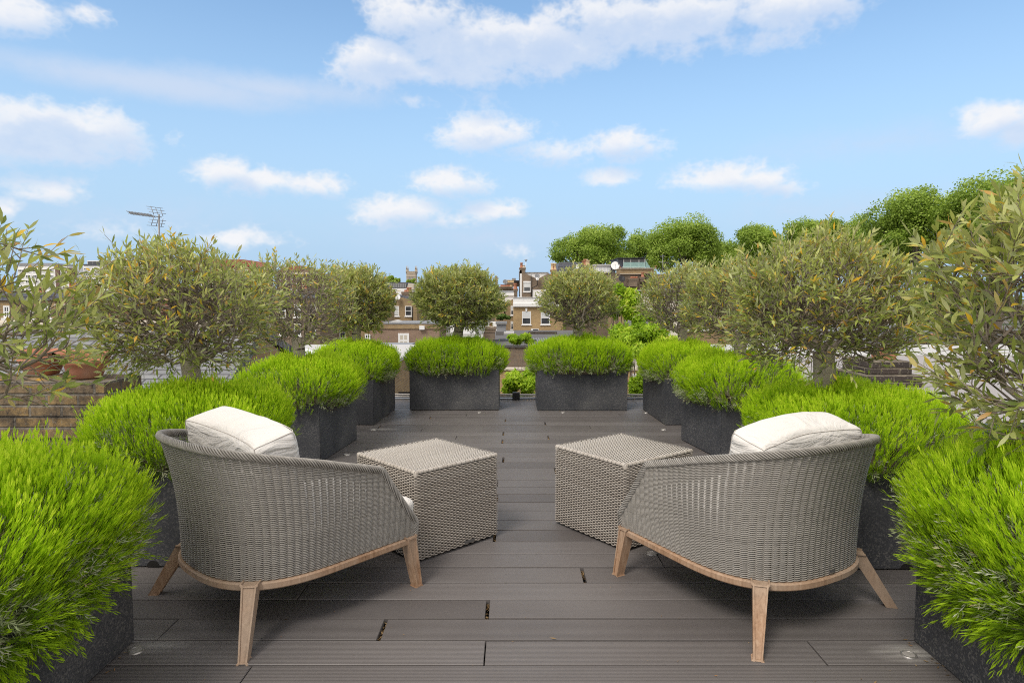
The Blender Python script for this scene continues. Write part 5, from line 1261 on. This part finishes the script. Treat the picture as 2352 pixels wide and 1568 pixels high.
for nm, u, vb, vt, mt in (('clay', X9(415), Y5(345), Y5(318), 'terracotta'), ('buff', X9(878), Y5(412), Y5(362), 'creampot'), ('red', X9(982), Y5(342), Y5(305), 'terracotta')):
    a = at(u, vb, 80.3); h_ = at(u, vt, 80.3)[2] - a[2]; tt = thing('flower_pot', {'clay': 'small clay pot at the penthouse wall end', 'buff': 'buff planter pot on the brown house parapet', 'red': 'red clay pot by the glass balustrade end'}[nm], 'pot', tuple(a), 0, 'pots on the penthouse terrace')
    mb = MB(); r = h_ * .42; mb.lathe((0, 0, 0), [(.01, .0), (r * .7, 0), (r * .92, h_ * .8), (r * 1.08, h_ * .8), (r * 1.08, h_), (r * .85, h_), (r * .8, h_ * .85), (.01, h_ * .8)], 14); mesh_part('body', mt, tt, mb)
t2 = house('brown party wall house with a white boarded dormer and slate mansard', Y=88)
wall(t2, 'wall', 'brick_brown', X9(-620), Y5(420), X9(400), Y5(900), 88, 10, GROUND); gable(t2, 'roof', 'slate_far', [(X5(1320), Y5(420)), (X5(1760), Y5(420)), (X5(1720), Y5(250)), (X5(1366), Y5(250))], 88.4, 9)
wall(t2, 'dormer', 'paint_white', X9(0), Y5(306), X9(262), Y5(420), 87.8, 5); wall(t2, 'dormer_roof', 'palefelt', X9(-10), Y5(284), X9(272), Y5(308), 87.6, 5.5)
for a in (70, 140, 200): window(t2, X9(a), Y5(318), X9(a + 46), Y5(400), 87.8, (1, 1), 1.0, False, fw=.1)
gable(t2, 'side_roof', 'slate_far', [(X9(262), Y5(420)), (X9(345), Y5(420)), (X9(290), Y5(290)), (X9(262), Y5(290))], 88, 6); wall(t2, 'skylight', 'paint_white', X5(1630), Y5(290), X5(1680), Y5(360), 88.1, .5)
chimney(t2, 'brick_yellow', X5(1235), Y5(370), X5(1312), Y5(470), 86, 1.2, ((X5(1252), Y5(265), 'creampot'), (X5(1292), Y5(266), 'creampot'), (X5(1272), Y5(310), 'terracotta')), potr=.22)
chimney(t2, 'brick_yellow', X5(1736), Y5(296), X5(1840), Y5(420), 90, 1.2, ((X5(1750), Y5(232), 'terracotta'), (X5(1776), Y5(202), 'terracotta'), (X5(1800), Y5(204), 'creampot'), (X5(1824), Y5(220), 'creampot')), potr=.24)
dish(X9(338), Y5(306), 84, .54, 'large white satellite dish beside the penthouse', 'paint_white', (-.15, -1, .3), .9); dish(X9(444), Y5(512), 79, .42, 'black satellite dish on the brown brick wall', 'black', (.2, -1, .5), .4)
t = thing('roof_aerial', 'grey cross armed aerial in front of the plane trees', 'aerial', (0, 0, 0)); mb = MB(); mb.cyl(at(X9(1092), Y5(420), 82), at(X9(1100), Y5(130), 82), .04, n=6); mesh_part('mast', 'grey_pipe', t, mb)
mb = MB(); mb.cyl(at(X9(1030), Y5(250), 82), at(X9(1180), Y5(258), 82), .04, n=6)
for k in range(7): c = at(X9(1066 + 11 * k), Y5(150 + (k % 3) * 8), 82); mb.cyl(c + np.array([-.1, -.3, 0]), c + np.array([.1, .3, .05]), .022, n=5)
mb.cyl(at(X9(1060), Y5(162), 82), at(X9(1140), Y5(152), 82), .03, n=6); mesh_part('elements', 'grey_pipe', t, mb)
t = house('cream rendered house wall behind the bright green vine', Y=58)
gable(t, 'wall', 'render_cream', [(1455, 860), (1570, 860), (1570, 668), (1495, 668), (1470, 676), (1455, 676)], 58, 8); wall(t, 'capping', 'lead', 1453, 665, 1572, 669, 57.8, 8.4)
wall(t, 'brick_return', 'brick_yellow', 1420, 690, 1455, 860, 58.6, 6, GROUND); window(t, 1457, 672, 1469, 684, 57.9, (2, 2), 0, True); window(t, 1441, 714, 1449, 734, 58.5, (2, 2), 0, False); wall(t, 'glass_porch', 'lead', 1447, 738, 1490, 748, 55, 3)
window(t, 1489, 710, 1503, 738, 58, (1, 2), 0)
FT = [('stock brick house with a grey roof behind the twiggy olives on the flat roof side', 1560, 1720, 660, 62, 'brick_yellow'), ('white rendered house behind the wide olive on the flat roof side', 1720, 1880, 672, 60, 'render_white'),
      ('yellow brick house between the wide olive and the yellowing tall olive', 1930, 2120, 690, 40, 'brick_yellow')]
for lab, u0, u1, v, Y, m in FT:
    t = house(lab, Y=Y); wall(t, 'wall', m, u0, v + 6, u1, 790, Y, 8, GROUND); gable(t, 'roof', 'slate_far', [(u0 - 3, v + 6), (u1 + 3, v + 6), (u1 - 6, v - 9), (u0 + 6, v - 9)], Y - .15, 8.4)
    n = int((u1 - u0) / 40)
    for k in range(n):
        ua = u0 + (k + .3) * (u1 - u0) / n
        for r in range(2): window(t, ua, v + 22 + r * 46, ua + 15, v + 52 + r * 46, Y, (1, 2), .4 * ((k + r) % 2))
    u = u0 + (u1 - u0) * .3; chimney(t, 'brick_brown', u - 11, v - 14, u + 11, v + 4, Y + 3, .9, ((u - 6, v - 25, 'terracotta'), (u + 1, v - 26, 'creampot'), (u + 7, v - 25, 'terracotta')))
# the neighbour's flat roof
t = thing('flat_roof_building', 'neighbouring building with a wide plain grey flat roof and slate blue edge', 'building', (0, 0, 0))
mb = MB(); mb.box((2.95, 5.32, GROUND), (16, 11.6, .0)); mesh_part('wall', 'brick_yellow', t, mb)
bm = bmesh.new(); bmesh.ops.create_grid(bm, x_segments=60, y_segments=40, size=.5); mb = MB()
for v in bm.verts: v.co = Vector((2.9 + (v.co.x + .5) * 13.1, 5.36 + (v.co.y + .5) * 6.3, .20 + .012 * mnoise.noise(Vector((v.co.x * 9, v.co.y * 6, 1)))))
mb.bm(bm, smooth=True); mesh_part('roof', 'flatroof', t, mb)
mb = MB(); mb.cbox((2.88, 5.24, -.06), (16, 5.34, .212), .008); mb.box((2.86, 5.20, .08), (16, 5.238, .13)); mesh_part('edge_flashing', 'navy', t, mb)
wall(t, 'rear_parapet', 'palefelt', 1930, 815, 2600, 829, 11.68, .3)
t = thing('brick_chimney', 'corbelled black brick chimney standing through the grey flat roof', 'chimney', (0, 0, 0))
x0, x1, z0, z1 = rect(1992, 826, 2112, 905, 7.6); z1 = .0235 + .079 * round((z1 - .0235) / .079); mb = MB()
for k in range(10):
    zt_ = z1 - k * .079; e = (-.06, -.06, .02, .03, .035, .035, .035, .01, -.05, -.05)[k]; mb.cbox((x0 - e, 7.6 - e, zt_ - .0765), (x1 + e, 8.35 + e, zt_), .007)
mesh_part('stack', 'brick_sooty', t, mb); mb = MB(); mb.box((x0 + .12, 7.68, .21), (x1 - .04, 8.3, z1 - .79)); mesh_part('base', 'brick_old', t, mb)
mb = MB(); p = at(2030, 820, 8.0); mb.lathe((p[0], 8.0, z1), [(.13, 0), (.14, .05), (.12, .08), (.11, .14), (.13, .16), (.10, .16), (.09, .05)], 16); mesh_part('broken_pot', 'terracotta', t, mb)
t = thing('flat_roof_building', 'low brick building with pale lead roof and black gutter beyond the black chimney', 'building', (0, 0, 0))
mb = MB(); mb.box((4.6, 12.4, GROUND), (18, 20, -.36)); mesh_part('wall', 'brick_yellow', t, mb); mb = MB(); mb.box((4.5, 12.3, -.30), (18.1, 20.2, -.2)); mesh_part('roof', 'palefelt', t, mb); mb = MB(); mb.box((4.45, 12.2, -.358), (18.1, 12.36, -.24)); mesh_part('gutter', 'black', t, mb)
window(t, 1815, 838, 1842, 872, 12.4, (2, 2), 0, False, fw=.05)
t = thing('brick_chimney', 'sooty brick chimney with a broken terracotta pot among the far grey roofs', 'chimney', (0, 0, 0))
chimney(t, 'brick_sooty', 2100, 786, 2152, 850, 20.5, .8, ((2112, 776, 'terracotta'), (2138, 778, 'terracotta')), name='stack', potr=.1)
t = thing('slate_house', 'dark slate roofed house low behind the yellowing tall olive', 'house', (0, 0, 0))
gable(t, 'roof', 'slate', [(1960, 800), (2420, 800), (2420, 762), (2010, 762)], 24, 7); wall(t, 'wall', 'brick_yellow', 1966, 799, 2420, 880, 24.3, 6, GROUND); wall(t, 'fascia', 'palefelt', 1958, 799, 2422, 806, 23.9, .3)
# things glimpsed between the planters
t = house('little white bay with a red tiled roof seen between two planters', Y=22)
gable(t, 'roof', 'redtile', [(872, 868), (952, 868), (944, 850), (884, 850)], 22, 3); wall(t, 'wall', 'paint_white', 876, 868, 950, 906, 22.3, 2.6, GROUND)
for k in range(3): 
    window(t, 908 + k * 11.5, 873, 918 + k * 11.5, 880, 22.3, (1, 1), 0, False, fw=.04); window(t, 908 + k * 11.5, 882, 918 + k * 11.5, 897, 22.3, (1, 1), 1.0, False, fw=.04, cloth='curtain')
wall(t, 'slab', 'coping', 860, 898, 960, 904, 20, 2)
t = thing('board_fence', 'black boarded fence low between the planters by the white bay', 'fence', (0, 0, 0)); x0, x1, z0, z1 = rect(850, 900, 970, 930, 17); mb = MB()
for k in range(26): mb.box((x0 + k * (x1 - x0) / 26, 17 + .004 * (k % 2), z0 - 1), (x0 + (k + .94) * (x1 - x0) / 26, 17.03 + .004 * (k % 2), z1))
mesh_part('boards', 'darkwood', t, mb)
t = thing('garden_wall', 'golden brick garden wall glimpsed through the vine between the planters', 'wall', (0, 0, 0)); wall(t, 'wall', 'brick_gold', 1100, 850, 1560, 990, 26, .4, GROUND)
wall(t, 'coping', 'coping', 1098, 846, 1562, 850.5, 25.95, .5); wall(t, 'white_door', 'paint_white', 1452, 858, 1468, 888, 25.9, .08)
#PART5
# ------------------------------------------------------------------ far and middle greenery
def crown_leaves(mb, rng, c, rad, lumps, n, size, flat=.0, droop=.3, elong=1.0, shell=.55):
    wd = .48 if elong < 1.2 else .30
    c = np.array(c, float); rad = np.array(rad, float)
    d = rng.normal(size=(lumps, 3)); d /= np.linalg.norm(d, axis=1)[:, None]; d[:, 2] = np.where(d[:, 2] < -.5, -d[:, 2], d[:, 2])
    lc = c + d * rad * rng.uniform(.35, .92, (lumps, 1)); lr = rng.uniform(.13, .38, lumps)
    k = rng.integers(0, lumps, n)
    e = rng.normal(size=(n, 3)); e /= np.linalg.norm(e, axis=1)[:, None]
    p = lc[k] + e * rad * (lr[k] * rng.uniform(shell, 1.0, n) ** .5)[:, None]
    p += rng.normal(0, .045, p.shape) * rad
    nrm = e * .6 + rng.normal(0, .55, (n, 3)) + np.array([0, 0, .45]); nrm /= np.linalg.norm(nrm, axis=1)[:, None]
    a = np.cross(nrm, rng.normal(0, 1, (n, 3))); a /= np.linalg.norm(a, axis=1)[:, None]; a[:, 2] -= droop * .5; b_ = np.cross(nrm, a)
    s = size * rng.uniform(.55, 1.25, n)
    V = np.stack([p - a * s[:, None] * .6 * elong, p + b_ * (s * wd)[:, None] - a * (s * .05)[:, None], p + a * (s * .62 * elong)[:, None], p - b_ * (s * wd)[:, None] - a * (s * .05)[:, None]], 1)
    tone = rng.normal(0, .13, lumps)[k]
    tt = np.clip(.45 + tone + rng.normal(0, .16, n) + .25 * e[:, 2] * .5, 0, 1)
    mb.add(V.reshape(-1, 3), np.arange(n * 4).reshape(-1, 4), np.repeat(tt, 4))
    return lc
def limbs(parent, rng, base, c, lcs, r, mat='bark'):
    base = np.array(base, float); fork = base + (np.array(c) - base) * .62; mb = MB()
    N = 6; P = [base + (fork - base) * i / N + rng.normal(0, r * .15, 3) * (i > 0) for i in range(N + 1)]
    for i in range(N): mb.cyl(P[i], P[i + 1], r * (1.15 - .45 * i / N), r * (1.15 - .45 * (i + 1) / N), 9, False, .4)
    for q in lcs[:16]:
        m = (P[-1] + q) / 2 + rng.normal(0, .05, 3) * np.linalg.norm(q - P[-1]) + np.array([0, 0, .06 * np.linalg.norm(q - P[-1])])
        mb.cyl(P[-2] * .3 + P[-1] * .7, m, r * .42, r * .26, 7, False, .4); mb.cyl(m, q, r * .26, r * .08, 6, False, .4)
    return mb.build('trunk', M[mat], parent)
def far_tree(seed, label, u, vtop, ru, vbot, Y, n, size, mat='plane_leaf', cat='tree', lumps=26, group='tall plane trees on the skyline', ry=None, tr=None, name='plane_tree', elong=1.0, shell=.55):
    rng = np.random.default_rng(seed); top = at(u, vtop, Y); bot = at(u, vbot, Y); rx = ru / F * Y
    c = (top[0], Y, (top[2] + bot[2]) / 2); rz = (top[2] - bot[2]) / 2
    t = thing(name, label, cat, (top[0], Y, GROUND), 0, group)
    cc = np.array([0, 0, c[2] - GROUND]); mb = MB()
    lcs = crown_leaves(mb, rng, cc, (rx * .92, ry or rx * .9, rz * .92), lumps, n, size, elong=elong, shell=shell)
    limbs(t, rng, (0, 0, 0), cc, lcs, tr or max(.12, rx * .07)); mb.build('crown', M[mat], t)
    return t
far_tree(1, 'broad domed plane tree directly behind the slate mansard', 1368, 512, 108, 655, 112, 46000, .235, lumps=58)
far_tree(2, 'narrower plane tree in the gap between two broad ones', 1476, 526, 56, 655, 122, 20000, .25, lumps=50)
far_tree(3, 'tall plane tree behind the glass penthouse', 1572, 498, 104, 655, 104, 46000, .23, lumps=58)
far_tree(9, 'low plane tree filling the dip between the penthouse trees and the wide olive', 1668, 548, 76, 670, 115, 24000, .25, lumps=60)
far_tree(4, 'lower plane tree beyond the penthouse, towards the wide olive', 1750, 512, 96, 665, 108, 40000, .24, lumps=50)
far_tree(5, 'bright plane tree just above the top of the wide olive', 1872, 484, 78, 645, 78, 34000, .185, lumps=46)
far_tree(6, 'hazy green plane tree peeping between two brighter ones', 1962, 493, 66, 645, 118, 22000, .26, lumps=50)
far_tree(7, 'large fresh green plane tree on the slope of the tree line', 2135, 420, 145, 660, 50, 52000, .14, lumps=58)
far_tree(8, 'tallest plane tree, rising behind the yellowing olive', 2310, 388, 150, 660, 44, 52000, .13, lumps=58)
far_tree(12, 'leafy plane tree low on the slope beside the hazy one', 2030, 488, 72, 650, 56, 24000, .15, lumps=50)
far_tree(10, 'round green tree left of the church tower', 901, 633.5, 21, 662, 260, 3000, .75, lumps=16, group='distant round trees by the church', name='round_tree')
far_tree(11, 'round green tree in front of the church tower', 944, 638, 15, 662, 255, 2200, .7, lumps=14, group='distant round trees by the church', name='round_tree')
# golden climbing shrubs in the garden below the back edge
far_tree(20, 'feathery lime green tree rising beside the cream house', 1432, 640, 58, 790, 13.5, 14000, .055, 'lime_leaf', 'tree', 22, 'lime green garden climbers', name='garden_tree', tr=.05, elong=1.5, shell=.2)
far_tree(21, 'lime green shrub spreading beneath the feathery tree', 1472, 735, 98, 860, 12.6, 18000, .055, 'lime_leaf', 'shrub', 26, 'lime green garden climbers', name='garden_shrub', tr=.05, elong=1.5, shell=.2)
far_tree(22, 'lime green vine seen through the gap between the two back planters', 1194, 846, 56, 948, 10.6, 6500, .05, 'lime_leaf', 'vine', 18, 'lime green garden climbers', name='garden_vine', tr=.035, elong=1.4, shell=.2)
far_tree(23, 'small lime green sprig above the lavender between the back planters', 1190, 762, 34, 802, 15, 2200, .06, 'lime_leaf', 'shrub', 9, 'lime green garden climbers', name='garden_shrub', tr=.03, elong=1.5)
far_tree(24, 'lime green vine beside the stained planter at the back corner', 1462, 845, 28, 940, 10.2, 3200, .05, 'lime_leaf', 'vine', 12, 'lime green garden climbers', name='garden_vine', tr=.035, elong=1.4)
far_tree(25, 'lime green shrub with a tall bare stem by the cream house', 1506, 690, 34, 780, 14.5, 3000, .06, 'lime_leaf', 'shrub', 10, 'lime green garden climbers', name='garden_shrub', tr=.03, elong=1.5)
far_tree(26, 'mid green shrub low behind the compact corner olive', 565, 765, 40, 850, 9.5, 4500, .05, 'lime_leaf', 'shrub', 14, 'mid green garden shrubs', name='garden_shrub', tr=.035)
far_tree(27, 'mid green garden tree under the white apartment blocks', 90, 728, 52, 778, 20, 1800, .15, 'ivy_leaf', 'tree', 14, 'mid green garden shrubs', name='garden_tree')
far_tree(28, 'dark creeper over the yellow brick wall behind the rounded olives', X5(470), Y5(1075), 16, Y5(1200), 70, 1800, .26, 'ivy_leaf', 'creeper', 12, 'mid green garden shrubs', name='wall_creeper', tr=.08)
far_tree(29, 'dense hedge of dark green behind the tall yellowing olive', 2230, 640, 120, 770, 30, 6000, .2, 'ivy_leaf', 'hedge', 26, 'mid green garden shrubs', name='garden_tree')
